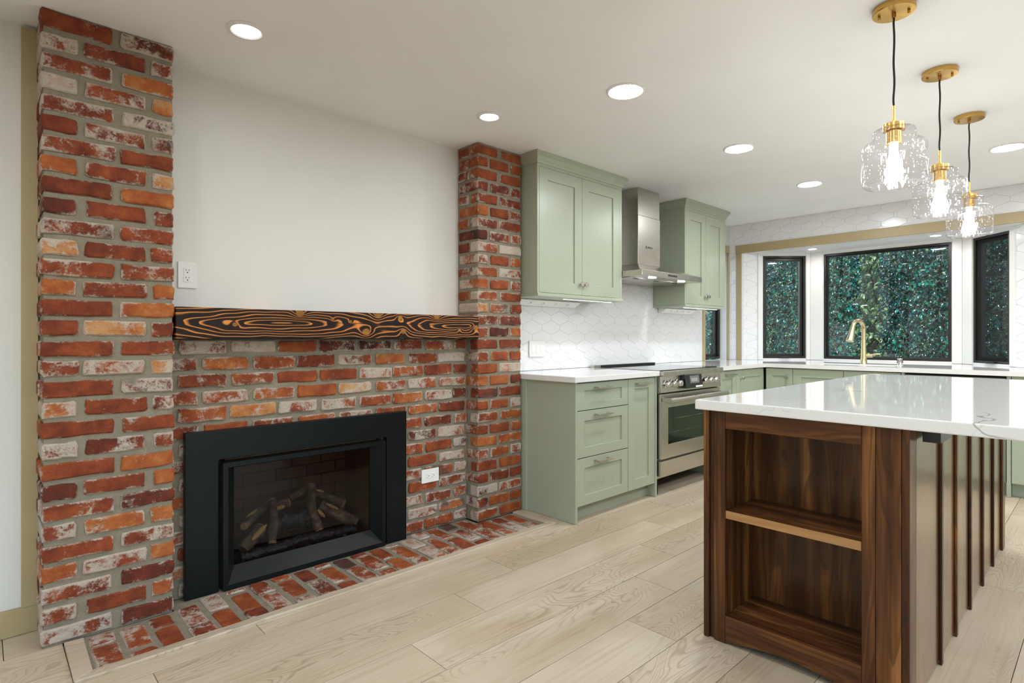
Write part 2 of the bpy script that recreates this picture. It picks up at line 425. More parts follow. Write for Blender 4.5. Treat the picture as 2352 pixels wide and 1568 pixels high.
ROOT = {}
def wloc(o): return ROOT.get(o.name, Vector((0,0,0))) if o else Vector((0,0,0))
def link(name, me, mat, parent=None, loc=None):
    o = bpy.data.objects.new(name, me)
    if mat and not me.materials: me.materials.append(mat)
    COL.objects.link(o)
    if parent: o.parent = parent
    return o
def obj(name, mb, mat, parent=None, bevel=0.0, smooth=False, origin=None, seg=2, kind=None, label=None):
    """one mesh object; geometry given in world coordinates, origin = where the object's own origin sits"""
    base = wloc(parent)
    if origin is None:
        origin = Vector(base) if parent else Vector([ (min(v[i] for v in mb.v) + max(v[i] for v in mb.v)) / 2 for i in range(3)])
        if not parent: origin.z = min(v[2] for v in mb.v)
    origin = Vector(origin)
    me = bpy.data.meshes.new(name)
    me.from_pydata([tuple(Vector(v) - origin) for v in mb.v], [], mb.f)
    bm = bmesh.new(); bm.from_mesh(me)
    bmesh.ops.recalc_face_normals(bm, faces=bm.faces)
    bm.to_mesh(me); bm.free()
    if smooth:
        me.shade_smooth(); me.set_sharp_from_angle(angle=R(38))
    o = link(name, me, mat, parent)
    o.location = origin - base
    ROOT[o.name] = origin
    if bevel:
        b = o.modifiers.new('edge', 'BEVEL'); b.width = bevel; b.segments = seg; b.limit_method = 'ANGLE'; b.angle_limit = R(40)
    if kind: o['kind'] = kind
    if label: o['label'] = label
    return o
def thing(name, label, cat, loc, group=None):
    o = bpy.data.objects.new(name, None); COL.objects.link(o)
    o.empty_display_size = 0.05
    o.location = loc; ROOT[o.name] = Vector(loc)
    o['label'] = label; o['category'] = cat
    if group: o['group'] = group
    return o
def tag(o, label, cat, group=None):
    o['label'] = label; o['category'] = cat
    if group: o['group'] = group
    return o
def struct(name, mb=None, mat=None, loc=(0,0,0), **kw):
    if mb is None:
        o = bpy.data.objects.new(name, None); COL.objects.link(o); o.location = loc; ROOT[o.name] = Vector(loc)
    else: o = obj(name, mb, mat, **kw)
    o['kind'] = 'structure'; return o
def copy_tree(o, parent=None, delta=Vector((0,0,0))):
    c = o.copy(); COL.objects.link(c)
    if parent is None:
        c.location = o.location + delta; ROOT[c.name] = Vector(c.location)
    else: c.parent = parent
    for ch in list(o.children): copy_tree(ch, c)
    return c

# ------------------------------------------------------------------ dimensions
CEIL = 2.41
YW = 2.97          # plaster / long wall
YP = 2.75          # pillar faces
YB = 2.865         # brick facing under the mantel
XB = 6.12          # back wall
SOF = 2.095        # bay soffit
CT = 0.925         # counter top height
X0, Y0 = -3.2, -3.0   # far sides of the room behind the camera
NC = 31; CH = CEIL / NC

# ------------------------------------------------------------------ room shell
struct('floor', MB().box(X0-.1, XB+.1, Y0-.1, YW+.1, -0.12, -0.012), M['gap'])
FLOOR = bpy.data.objects['floor']
struct('ceiling', MB().box(X0-.1, XB+.13, Y0-.1, YW+.1, CEIL, CEIL+0.12), M['ceil'])
WX0, WX1 = 5.58, 6.085
struct('wall_left', MB().grid_slab(X0-.1, XB+.13, -.1, CEIL, YW, YW+.12, [(WX0, WX1, CT, 2.105), (0.84, 1.66, -.02, 0.62)]), M['wall'])
BYL, BYR = 2.81, 0.441            # bay opening
struct('wall_back', MB(lambda u, n, z: (XB+n, u, z)).grid_slab(Y0-.1, YW, -.1, CEIL, 0, .12, [(BYR, BYL, CT-.04, SOF)]), M['grout'])
# patio-door openings out of view, added to let fill daylight in
struct('wall_front', MB(lambda u, n, z: (X0+n, u, z)).grid_slab(Y0-.1, YW, -.1, CEIL, -.1, 0, [(-1.4, .8, .02, 2.12)]), M['wall'])
struct('wall_right', MB().grid_slab(X0, XB, -.1, CEIL, Y0-.1, Y0, [(-2.2, 3.4, .02, 2.12)]), M['wall'])
def mullions(xf, u0, u1, z0, z1, n):
    mb = MB(xf).grid_slab(u0+.001, u1-.001, z0+.001, z1-.001, -.08, -.02, [(u0+.05+(u1-u0-.05)*k/n, u0+(u1-u0-.05)*(k+1)/n, z0+.06, z1-.06) for k in range(n)])
    return mb
struct('added_door_1', mullions(lambda u, n, z: (X0+n, u, z), -1.4, .8, .02, 2.12, 2), M['winframe'])  # unseen door frames, added around the daylight openings
struct('added_door_2', mullions(lambda u, n, z: (u, Y0+n, z), -2.2, 3.4, .02, 2.12, 5), M['winframe'])
BX = 6.642
CL, CR = (BX, 2.288), (BX, 0.961)
def frame_xf(p0, p1):
    d = Vector((p1[0]-p0[0], p1[1]-p0[1])); L = d.length; d /= L
    n = Vector((-d.y, d.x))
    return (lambda u, nn, z: (p0[0]+d.x*u+n.x*nn, p0[1]+d.y*u+n.y*nn, z)), L
q2 = math.sqrt(2)
xfL, LL = frame_xf((XB, BYL), CL)      # n>0 points outward (north-east)
xfC, LC = frame_xf(CL, CR)
xfR, LR = frame_xf(CR, (XB, BYR))
WZ0, WZ1 = 0.943, 2.066
hL = (0.161*q2, 0.489*q2, WZ0, WZ1)
hC = (2.288-2.15, 2.288-1.046, WZ0, WZ1)
hR = (LR-0.437*q2, LR-0.157*q2, WZ0, WZ1)
struct('wall_bay_left', MB(xfL).grid_slab(0, LL, CT-.04, SOF, 0, .09, [hL]), M['casing'])
struct('wall_bay_centre', MB(xfC).grid_slab(0, LC, CT-.04, SOF, 0, .09, [hC]), M['casing'])
struct('wall_bay_right', MB(xfR).grid_slab(0, LR, CT-.04, SOF, 0, .09, [hR]), M['casing'])
pl = [(XB+.121, BYL+.1), (BX+.11, CL[1]+.06), (BX+.11, CR[1]-.06), (XB+.121, BYR-.1)]
struct('ceiling_bay', MB().prism(pl, SOF, SOF+.1, lambda u, v, t: (u, v, t)), M['ceil'])

# floor planks
PW, PL = 0.2285, 1.52
hole = (0.236, 2.645, 2.404)     # hearth: x0, x1, from y
def plank_rects(x0, x1, y0, y1):
    out = []
    if y1 <= hole[2]: return [(x0, x1, y0, y1)]
    if y0 < hole[2]: out.append((x0, x1, y0, hole[2])); y0 = hole[2]
    if x0 < hole[0]: out.append((x0, min(x1, hole[0]), y0, y1))
    if x1 > hole[1]: out.append((max(x0, hole[1]), x1, y0, y1))
    return out
full_me = None
row = 3
while True:
    yt = 2.298 - PW*(-row); 
    break
for r in range(-3, 24):
    y1 = 2.298 - PW*r; y0 = y1 - PW
    y1c, y0c = min(y1, YW), max(y0, Y0)
    if y1c - y0c < .01: continue
    xs = (1.965 - 0.381*r) % PL
    k = math.floor((X0 - xs)/PL)
    while xs + k*PL < XB:
        a, b = max(xs + k*PL, X0), min(xs + (k+1)*PL, XB); k += 1
        if b - a < .02: continue
        rects = plank_rects(a, b, y0c, y1c)
        if not rects: continue
        c = Vector(((a+b)/2, (y0+y1)/2, 0)); gp = 0.0012
        isfull = len(rects) == 1 and rects[0] == (a, b, y0, y1) and abs(b-a-PL) < 1e-6
        if isfull and full_me:
            o = link('plank', full_me, None, FLOOR); o.location = c - ROOT[FLOOR.name]
            continue
        mb = MB()
        for x0_, x1_, ya, yb in rects:
            if x1_-x0_ > .01 and yb-ya > .008: mb.box(x0_+gp, x1_-gp, ya+gp, yb-gp, -.012, 0)
        if not mb.v: continue
        o = obj('plank', mb, M['oak'], FLOOR, origin=c)
        if isfull: full_me = o.data

# ------------------------------------------------------------------ brickwork
def brick(parent, x0, x1, z0, z1, yf, depth, tone=None, wash=None, soot=0.0, axis='y-', rough=1.0):
    """a worn brick; its face lies at yf (or x = yf for side bricks, or z for floor bricks)"""
    L, H = x1-x0, z1-z0
    j = 0.0030*rough
    def jj(): return random.uniform(-j, j)
    N = []
    cham = 0.0055
    def c(): return random.uniform(0.0, 0.009*rough)
    pts = [(-L/2+c(), -H/2+jj()), (-L/6+jj()*4, -H/2+jj()), (L/6+jj()*4, -H/2+jj()), (L/2-c(), -H/2+jj()), (L/2+jj(), -H/2+.006+c()), (L/2+jj(), H/2-.006-c()),
           (L/2-c(), H/2+jj()), (L/6+jj()*4, H/2+jj()), (-L/6+jj()*4, H/2+jj()), (-L/2+c(), H/2+jj()), (-L/2+jj(), H/2-.006-c()), (-L/2+jj(), -H/2+.006+c())]
    out = random.uniform(-.0015, .0035)*rough
    tilt = random.uniform(-.012, .012)
    v = []
    for u, w_ in pts: v.append((u, depth, w_))
    for u, w_ in pts: v.append((u, cham - out + u*tilt, w_))
    for u, w_ in pts: v.append((u - math.copysign(min(cham, abs(u)), u), -out + u*tilt, w_ - math.copysign(min(cham, abs(w_)*.6), w_)))
    n = len(pts); f = [list(range(2*n, 3*n)), list(range(n))[::-1]]
    for a in (0, n):
        for k in range(n): f.append([a+k, a+(k+1) % n, a+n+(k+1) % n, a+n+k])
    me = bpy.data.meshes.new('brick'); me.from_pydata(v, [], f)
    o = link('brick', me, M['brick'], parent)
    cx, cz = (x0+x1)/2, (z0+z1)/2
    if axis == 'y-': pos = Vector((cx, yf, cz))
    elif axis == 'x-': pos = Vector((yf, cx, cz)); o.rotation_euler = (0, 0, R(-90))
    elif axis == 'z+': pos = Vector((cx, cz, yf)); o.rotation_euler = (R(-90), 0, 0)
    o.location = pos - wloc(parent)
    o['tone'] = float(random.gauss(.42, .14) if tone is None else tone)
    o['wash'] = float(max(0, random.gauss(.35, .28)) if wash is None else wash)
    o['soot'] = float(soot); o['len'] = float(L); o['hgt'] = float(H)
    return o
TONE = dict(d=.20, r=.38, o=.66, t=.86, k=.3)
ROWS = """r1 d6|w8 r2 r7|r5 o3 o4|w9 r5 t2|r4 d7|r0 r5 k5|r4 r3|o2 r4 t6|d2 o1|d1 r1 r1|k6 r4|t5 r2 r2|r3 r3|o3 r2 o2|r1 o3|r2 t5 r2|r1 r2|r3 r6 t6|r1 k8|o7 r2 r4|r1 r1|r7 d5 r4|r2 o2|d2 r2 o2|r5 d3|r7 o5 o3|r3 r6|o3 r8 o2|r5 d1|r7 r2 o6|r7 d3""".split('|')[::-1]
JZ = 0.0095
# left pillar
LPX0, LPX1 = 0.172, 0.610
pil = thing('brick_pillar', 'tall left brick pillar with wide weathered red bricks beside the white wall', 'brick pillar', ((LPX0+LPX1)/2, 2.85, 0))
obj('mortar', MB().box(LPX0+.008, LPX1-.006, YP+.009, YW-.002, 0, CEIL-.001), M['mortar'], pil)
for k in range(NC):
    z0, z1 = k*CH+JZ, (k+1)*CH-JZ
    if k == NC-1: z1 = CEIL-.004
    sp = ROWS[k].split()
    if len(sp) == 2 or k % 2 == 0: segs = [(0, .225), (.252, .438)]
    else: segs = [(0, .108), (.132, .335), (.358, .438)]
    sp = (sp + sp)[:len(segs)]
    for i, ((a, b), t) in enumerate(zip(segs, sp)):
        a += random.uniform(-.006, .006) if i else random.uniform(-.003, .002); b += random.uniform(-.006, .006) if i < len(segs)-1 else random.uniform(-.005, .003)
        wsh = int(t[1])/9.0
        dz = random.uniform(-.002, .002)
        tn = TONE.get(t[0], .5)
        dep = (.095 if k % 2 == 0 else .2) if i == 0 else .07
        brick(pil, LPX0+a, LPX0+b, z0+dz, z1+dz, YP, dep, tn+random.uniform(-.05, .05), wsh*.95+.05 if t[0] != 'w' else .95, 0.42 if t[0] == 'k' else 0)
    if k % 2 == 0: brick(pil, 2.868, 2.962, z0, z1, LPX0, .09, axis='x-')
# right pillar (side face towards the recess and front face)
RPX0, RPX1 = 2.300, 2.684
rpil = thing('brick_pillar', 'narrow right brick pillar between the mantel and the green cabinets', 'brick pillar', ((RPX0+RPX1)/2, 2.86, 0))
YR = 2.757
obj('mortar', MB().box(RPX0+.008, RPX1-.004, YR+.009, YW-.002, 0, CEIL-.001), M['mortar'], rpil)
for k in range(NC):
    z0, z1 = k*CH+JZ, (k+1)*CH-JZ
    if k == NC-1: z1 = CEIL-.012
    w0 = max(0, random.gauss(.42, .3))
    lo = k < 15            # below the mantel the side face is covered by the recess brick
    if k % 2 == 0:
        segs = [(0, .168), (.19, .382)]; sides = [(.0, .098)]
        if k == 30: segs = [(0, .175), (.20, .382)]
    else:
        segs = [(0, .088), (.108, .268), (.288, .382)]; sides = []
    for i, (a, b) in enumerate(segs):
        dep = (.072 if k % 2 == 0 else .19) if i == 0 else .06
        if i == 0: a = random.uniform(-.002, .003)
        else: a += random.uniform(-.006, .006)
        tn, ws = None, None
        if k >= 28: tn, ws = .5, .1
        brick(rpil, RPX0+a, RPX0+b+random.uniform(-.004, .003), z0, z1, YR, dep, tn, ws, .5 if random.random() < .06 else 0)
    if not lo and k % 2 == 0:
        brick(rpil, 2.852, 2.962, z0, z1, RPX0, .05, axis='x-')
    if k % 2 == 1 and not lo: pass
# brick facing below the mantel
MZ0 = 1.160
face = thing('brick_facing', 'whitewashed red brick facing around the black fireplace, under the mantel', 'brick wall', (1.45, 2.90, 0))
FX0, FX1, FZ1 = 0.668, 1.815, 0.744
FO = (0.822, 1.682, -1, 0.602)
obj('mortar', MB().grid_slab(LPX1-.004, RPX0+.006, 0, MZ0, YB+.011, YW-.002, [FO]), M['mortar'], face)
for k in range(15):
    z0, z1 = k*CH+JZ, min((k+1)*CH-JZ, MZ0-.004)
    x = 0.652-.2212*1 if k % 2 == 0 else 0.753-.2212*1
    while x < RPX0:
        a, b = x+random.uniform(-.007, .007), x+.201+random.uniform(-.007, .007); x += .2212
        a, b = max(a, LPX1+.003), min(b, RPX0-.004)
        if b-a < .03: continue
        zc0 = z0
        if a > FX0+.0 and b < FX1-.0 and z1 < FZ1-.01: continue
        if z0 < FO[3]+.01 and a < FO[1]+.02 and b > FO[0]-.02:
            if a < FO[0]: b = min(b, FO[0]-.012)
            else: a = max(a, FO[1]+.012)
            if b-a < .03: continue
        brick(face, a, b, zc0+random.uniform(-.003, .003), z1+random.uniform(-.003, .003), YB, .06, None, min(.95, max(0, random.gauss(.56, .28))), .55 if random.random() < .06 else 0, rough=1.25)
# hearth
hearth = thing('brick_hearth', 'flush brick hearth of weathered red bricks edged with oak strips', 'hearth', (1.45, 2.62, 0))
obj('mortar', MB().box(0.296, 2.59, 2.449, 2.7585, -.0118, -.001).box(LPX1+.002, RPX0-.006, 2.7585, YB+.008, -.0118, -.0012), M['mortar'], hearth)
x = 0.305; c = 0
while x < 2.56:
    wdt = .083 + random.uniform(-.006, .006)
    y = 2.455 - (.0 if c % 2 == 0 else random.uniform(.09, .12)) - random.uniform(0, .03)
    top = YB - .004 if LPX1+.01 < x and x+wdt < RPX0-.01 else 2.742
    if x+wdt > FX0-.01 and x < FX1+.01: top = 2.799
    while y < top:
        a, b = max(y, 2.454), min(y+.19+random.uniform(-.01, .01), top); y += .212
        if b-a < .03: continue
        brick(hearth, x, x+wdt, a, b, .003+random.uniform(-.001, .002), .013, random.gauss(.44, .08), max(.1, random.gauss(.52, .26)), 1.0 if random.random() < .03 else 0, axis='z+', rough=1.2)
    x += .1035; c += 1
# oak threshold strips round the hearth
def strip(poly, z=.011): return MB().prism(poly, -.0115, z, lambda u, v, t: (u, v, t))
obj('edge_strip', strip([(.236, 2.404), (2.645, 2.404), (2.59, 2.449), (.294, 2.449)]), M['oaktrim'], hearth, bevel=.004)
obj('edge_strip', strip([(.236, 2.4055), (.293, 2.4495), (.298, 2.735), (.238, 2.741)]), M['oaktrim'], hearth, bevel=.004)
obj('edge_strip', strip([(2.645, 2.4055), (2.648, 2.752), (2.592, 2.750), (2.592, 2.4495)]), M['oaktrim'], hearth, bevel=.004)

# mantel
mant = obj('fireplace_mantel', MB().box(LPX1+.004, RPX0-.004, 2.742, YW-.001, 1.166, 1.303), M['charred'], bevel=.003, origin=(1.452, 2.85, 1.235))
tag(mant, 'charred pine beam mantel with glowing orange grain across the fireplace', 'mantel')

# ------------------------------------------------------------------ trim on the left end of the long wall
struct('trim_1', MB().box(.124, LPX0+.004, YW-.022, YW-.0005, .104, 2.396), M['khaki'], bevel=.002)
struct('baseboard_left', MB().box(X0, LPX0+.003, YW-.02, YW-.0005, 0.001, .104), M['khaki'], bevel=.002)

# ------------------------------------------------------------------ electric plates
def outlet_face(mb_holes, cx, cz, yf, horizontal):
    """slots and ground holes of a duplex outlet, centred at cx, cz"""
    for s_ in (-1, 1):
        for dx, dz, w_, h_ in ((-.0065, .006, .0022, .0075), (.0065, .006, .0022, .0065), (0, -.0055, .005, .0045)):
            ox, oz = dx, dz + s_*.0175
            if horizontal: ox, oz, w_, h_ = s_*.0175 + dz*-1, dx, h_, w_
            mb_holes.box(cx+ox-w_/2, cx+ox+w_/2, yf-.0006, yf+.0004, cz+oz-h_/2, cz+oz+h_/2)
def outlet(name, label, cx, cz, yw, horizontal):
    t = thing(name, label, 'outlet', (cx, yw, cz))
    hw, hh = (.0625, .041) if horizontal else (.039, .061)
    obj('cover_plate', MB().box(cx-hw, cx+hw, yw-.008, yw-.0005, cz-hh, cz+hh), M['plate'], t, bevel=.002)
    a, b = (.033, .0165) if horizontal else (.0165, .033)
    obj('socket_face', MB().box(cx-a, cx+a, yw-.0095, yw-.0078, cz-b, cz+b), M['plate'], t, bevel=.0008)
    h = MB(); outlet_face(h, cx, cz, yw-.0095, horizontal); obj('slots', h, M['slot'], t)
outlet('wall_outlet', 'upright white duplex outlet on plaster above the mantel', .711, 1.461, YW, False)
outlet('wall_outlet', 'sideways white outlet on brick right of the fireplace', 2.006, .331, YB-.003, True)
t = thing('light_switch', 'white three-rocker switch plate on the tiled backsplash by the brick pillar', 'light switch', (3.037, 2.957, 1.088))
obj('cover_plate', MB().box(2.955, 3.119, 2.949, 2.9575, 1.027, 1.149), M['plate'], t, bevel=.002)
for k in range(3):
    cx = 2.991 + .046*k
    obj('rocker', MB().prism([(2.9455, 1.055), (2.949, 1.055), (2.949, 1.121), (2.9475, 1.121)], cx-.0165, cx+.0165, lambda u, v, q: (q, u, v)), M['plate'], t, bevel=.0006)

# ------------------------------------------------------------------ fireplace insert
fp = thing('fireplace_insert', 'black steel gas fireplace insert set into the brick facing', 'fireplace', (1.24, 2.86, 0))
ys0, ys1 = 2.822, 2.856
IX0, IX1, IZ1 = 0.806, 1.684, 0.608
obj('surround_panel', MB().grid_slab(FX0, FX1, .001, FZ1, ys0, ys1, [(IX0, IX1, -1, IZ1)]), M['blackmetal'], fp, bevel=.003)
# picture frame: outer lip then slopes in to the glass
def ring(mb, r0, y0, r1, y1):
    a = [mb.pt((x_, y0, z_)) for x_, z_ in ((r0[0], r0[2]), (r0[1], r0[2]), (r0[1], r0[3]), (r0[0], r0[3]))]
    b = [mb.pt((x_, y1, z_)) for x_, z_ in ((r1[0], r1[2]), (r1[1], r1[2]), (r1[1], r1[3]), (r1[0], r1[3]))]
    for k in range(4): mb.f.append([a[k], a[(k+1) % 4], b[(k+1) % 4], b[k]])
fo = (.820, 1.668, .004, .592); fi = (.842, 1.648, .026, .570); gi = (.886, 1.604, .090, .553)
mb = MB(); ring(mb, fo, 2.872, fo, 2.806); ring(mb, fo, 2.806, fi, 2.806); ring(mb, fi, 2.806, gi, 2.868); ring(mb, gi, 2.868, gi, 2.872); ring(mb, gi, 2.872, fo, 2.872)
obj('door_frame', mb, M['blackmetal'], fp)
obj('glass_pane', MB().box(gi[0]-.004, gi[1]+.004, 2.8725, 2.8765, gi[2]-.004, gi[3]+.004), M['fireglass'], fp)
fb = MB()
bx = (.85, 1.65, .02, .60)
fb.box(bx[0], bx[1], 3.24, 3.255, bx[2], bx[3]); fb.box(bx[0], bx[0]+.012, 2.88, 3.24, bx[2], bx[3]); fb.box(bx[1]-.012, bx[1], 2.88, 3.24, bx[2], bx[3])
fb.box(bx[0]+.012, bx[1]-.012, 2.88, 3.24, bx[2], bx[2]+.012); fb.box(bx[0]+.012, bx[1]-.012, 2.88, 3.24, bx[3]-.012, bx[3])
obj('firebox', fb, M['firebox'], fp)
for r in range(8):                      # moulded brick panel at the back of the firebox
    z0 = .040 + r*.066; x = bx[0]+.02 - (.0 if r % 2 else .09)
    while x < bx[1]-.02:
        a, b = max(x, bx[0]+.016), min(x+.168, bx[1]-.016); x += .176
        if b-a > .02: obj('lining_brick', MB().box(a, b, 3.226, 3.239, z0, z0+.06), M['firebox'], fp, origin=((a+b)/2, 3.235, z0))
gl = thing('gas_log_set', 'set of split ceramic logs on charred embers behind the fireplace glass', 'gas logs', (1.25, 3.02, .032))
def log(path, r, ends=(True, True), mat='log', n=10):
    P = [Vector(p) for p in path]; pts = []; rr = []
    segs = len(P)-1
    for i in range(segs):
        for k in range(n//segs + 1):
            q = k/(n//segs + 1); pts.append(P[i].lerp(P[i+1], q))
    pts.append(P[-1])
    # smooth the bends
    for _ in range(2): pts = [pts[0]] + [(pts[i-1]+pts[i]*2+pts[i+1])/4 for i in range(1, len(pts)-1)] + [pts[-1]]
    rr = [r*random.uniform(.86, 1.14) for _ in pts]
    o = obj('log', MB().tube(pts, rr, 10), M[mat], gl, smooth=True)
    for e, (i, j) in zip(ends, ((0, 1), (-1, -2))):
        if e:
            d = (pts[i]-pts[j]).normalized()
            obj('cut_end', MB().tube([pts[i]-d*.006, pts[i]+d*.003], [abs(rr[i])*1.02, abs(rr[i])*.9], 10), M['logface'], o)
    return o, pts
def split(o, p, d, l, wd):
    d = Vector(d).normalized(); p = Vector(p)
    obj('split_face', MB().tube([p-d*l, p-d*l*.4, p+d*l*.5, p+d*l], [wd*.25, wd, wd*.9, wd*.2], 8), M['logface'], o, smooth=True)
o, _ = log([(1.127, 3.10, .284), (1.057, 3.08, .248), (.972, 3.0, .22)], .021, (False, True)); split(o, (1.03, 3.055, .262), (.7, .15, .3), .035, .008)
o, _ = log([(1.144, 3.09, .30), (1.132, 3.02, .231), (1.096, 2.952, .119)], .021, (True, True))
o, _ = log([(1.064, 3.03, .185), (1.017, 2.99, .160), (.955, 2.96, .118)], .030, (True, False)); split(o, (1.035, 2.965, .185), (.6, .1, .45), .05, .014)
o, _ = log([(1.371, 3.11, .336), (1.335, 3.03, .236), (1.349, 2.957, .126)], .024, (True, True)); split(o, (1.372, 2.985, .205), (.35, .05, -.4), .034, .010)
o, _ = log([(1.262, 3.12, .288), (1.301, 3.11, .310), (1.371, 3.12, .330)], .019, (True, False))
o, _ = log([(1.390, 3.13, .300), (1.472, 3.10, .250), (1.542, 3.06, .206)], .024, (False, True)); split(o, (1.415, 3.09, .30), (.7, 0, -.3), .025, .007)
o, _ = log([(1.405, 3.08, .225), (1.50, 3.04, .160), (1.585, 3.0, .104)], .033, (False, True)); split(o, (1.46, 3.03, .215), (.7, 0, -.45), .045, .008)
o, _ = log([(1.150, 3.12, .26), (1.248, 3.12, .262)], .022, (False, True)); split(o, (1.19, 3.095, .25), (.9, 0, .1), .028, .012)
log([(.94, 2.945, .085), (1.09, 2.95, .090), (1.266, 2.965, .095), (1.56, 2.965, .080)], .030, (False, False), 'ember')
log([(1.17, 3.09, .175), (1.263, 3.07, .180), (1.353, 3.06, .165)], .058, (False, False), 'ember')
emb = MB()
for k in range(150):
    px, py = random.uniform(.93, 1.57), random.uniform(2.90, 3.06); s_ = random.uniform(.006, .016)
    pz = .034 + s_ + .055*max(0, 1-abs(py-3.0)/.1)*random.uniform(.3, 1)
    emb.lathe(px, py, [(0, pz-s_), (s_*random.uniform(.7, 1.1), pz-s_*.2), (s_*.7, pz+s_*.5), (0, pz+s_*.8)], 5)
obj('embers', emb, M['ember'], gl, kind='stuff')
obj('burner_tray', MB().box(.92, 1.58, 2.895, 3.18, .0325, .05), M['blackmetal'], gl)

# ------------------------------------------------------------------ hexagon tiles
HW, HV, HT, GR = .0998, .0179, .0545, .0016
hexa = [(-HW, -HV), (0, -HT), (HW, -HV), (HW, HV), (0, HT), (-HW, HV)]
PITX, PITZ = .2015, .0735
def clip(poly, u0, u1, z0, z1):
    for ax, val, sg in ((0, u0, 1), (0, u1, -1), (1, z0, 1), (1, z1, -1)):
        out = []
        for i, p in enumerate(poly):
            q = poly[(i+1) % len(poly)]
            a, b = sg*(p[ax]-val), sg*(q[ax]-val)
            if a >= 0: out.append(p)
            if a*b < 0:
                t_ = a/(a-b); out.append((p[0]+t_*(q[0]-p[0]), p[1]+t_*(q[1]-p[1])))
        poly = out
        if len(poly) < 3: return []
    return poly
def tile_mesh(poly):
    n = len(poly); cx = sum(p[0] for p in poly)/n; cz = sum(p[1] for p in poly)/n
    v = [(u, 0, z) for u, z in poly] + [(u, -.0028, z) for u, z in poly]
    for u, z in poly:
        d = math.hypot(u-cx, z-cz); k_ = max(0, (d-.003)/d); v.append((cx+(u-cx)*k_, -.0038, cz+(z-cz)*k_))
    f = [list(range(2*n, 3*n))]
    for a in (0, n):
        for k in range(n): f.append([a+k, a+(k+1) % n, a+n+(k+1) % n, a+n+k])
    me = bpy.data.meshes.new('tile'); me.from_pydata(v, [], f)
    bm = bmesh.new(); bm.from_mesh(me); bmesh.ops.recalc_face_normals(bm, faces=bm.faces); bm.to_mesh(me); bm.free()
    me.materials.append(M['tile']); return me
FULL = None
def tiles(parent, regions, to_world, ang, ph=(0, 0)):
    global FULL
    u0 = min(r[0] for r in regions); u1 = max(r[1] for r in regions); z0 = min(r[2] for r in regions); z1 = max(r[3] for r in regions)
    j = math.floor((z0-ph[1])/PITZ)-1
    while ph[1]+j*PITZ < z1+HT:
        cz = ph[1]+j*PITZ; i = math.floor((u0-ph[0])/PITX)-1
        while ph[0]+i*PITX < u1+HW+.1:
            cx = ph[0]+i*PITX+(PITX/2 if j % 2 else 0); i += 1
            for rg in regions:
                pl_ = clip([(cx+a, cz+b) for a, b in hexa], *rg)
                if len(pl_) < 3: continue
                ar = abs(sum(pl_[k][0]*pl_[(k+1) % len(pl_)][1]-pl_[(k+1) % len(pl_)][0]*pl_[k][1] for k in range(len(pl_))))/2
                if ar < 1.2e-4: continue
                loc_ = [(a-cx, b-cz) for a, b in pl_]
                whole = len(pl_) == 6 and ar > 2*HW*(HT+HV)*.999
                if whole:
                    if FULL is None: FULL = tile_mesh(hexa)
                    me = FULL
                else: me = tile_mesh(loc_)
                o = bpy.data.objects.new('tile', me); COL.objects.link(o); o.parent = parent
                o.location = Vector(to_world(cx, cz)) - wloc(parent); o.rotation_euler = (random.uniform(-.006, .006), 0, ang+random.uniform(-.006, .006))
        j += 1
WL = bpy.data.objects['wall_left']; WBk = bpy.data.objects['wall_back']
obj('backsplash_grout', MB().box(2.69, 5.53, YW-.004, YW-.0002, CT+.001, 1.70), M['grout'], WL)
tiles(WL, [(2.69, 5.53, CT+.002, 1.69)], lambda u, z: (u, YW-.004, z), 0, (2.999, 1.10))
# back wall: local u runs along -y so that the face looks at the room
tiles(WBk, [(-2.955, -.30, 2.186, CEIL-.002), (-2.955, -2.873, CT+.002, 2.184)], lambda u, z: (XB, -u, z), R(-90), (-2.9, 2.30))
bl = bpy.data.objects['wall_bay_left']; br = bpy.data.objects['wall_bay_right']
tiles(bl, [(.010, .118*q2, CT+.002, SOF-.002)], lambda u, z: xfL(u, -.0005, z), R(-45), (.05, 1.02))
tiles(br, [(LR-.118*q2, LR-.010, CT+.002, SOF-.002)], lambda u, z: xfR(u, -.0005, z), R(-135), (LR-.05, 1.02))

# ------------------------------------------------------------------ window trim and windows
struct('trim_2', MB().box(XB-.018, XB-.0005, 0.30, 2.872, SOF, 2.183), M['khaki'], bevel=.002)
struct('trim_3', MB().box(XB-.016, XB-.0005, 2.812, 2.866, CT+.001, SOF-.0005), M['khaki'], bevel=.002)
struct('trim_4', MB().box(XB-.016, XB-.0005, .385, .439, CT+.001, SOF-.0005), M['khaki'], bevel=.002)
struct('trim_5', MB().box(WX0-.055, 6.104, YW-.020, YW-.0005, 2.106, 2.186).box(6.104, XB-.0004, YW-.02, YW-.0005, 2.106, 2.186), M['khaki'], bevel=.002)
struct('trim_6', MB().box(WX1+.001, WX1+.03, YW-.018, YW-.0005, CT+.001, 2.105), M['khaki'], bevel=.004)
struct('trim_7', MB().box(WX0-.05, WX0-.001, YW-.018, YW-.0005, CT+.001, 2.105), M['khaki'], bevel=.002)
def casing_board(xf, u0, u1, n0=-.012): return MB(xf).box(u0, u1, n0, -.0005, CT+.002, SOF-.001)
k_ = 8
for xf, a, b in ((xfL, hL[0]-.058, hL[0]-.004), (xfL, hL[1]+.003, LL-.004), (xfC, .006, hC[0]-.006), (xfC, hC[1]+.006, LC-.006), (xfR, .004, hR[0]-.003), (xfR, hR[1]+.004, hR[1]+.058)):
    if b-a > .004: struct('trim_%d' % k_, casing_board(xf, a, b), M['casing'], bevel=.003); k_ += 1
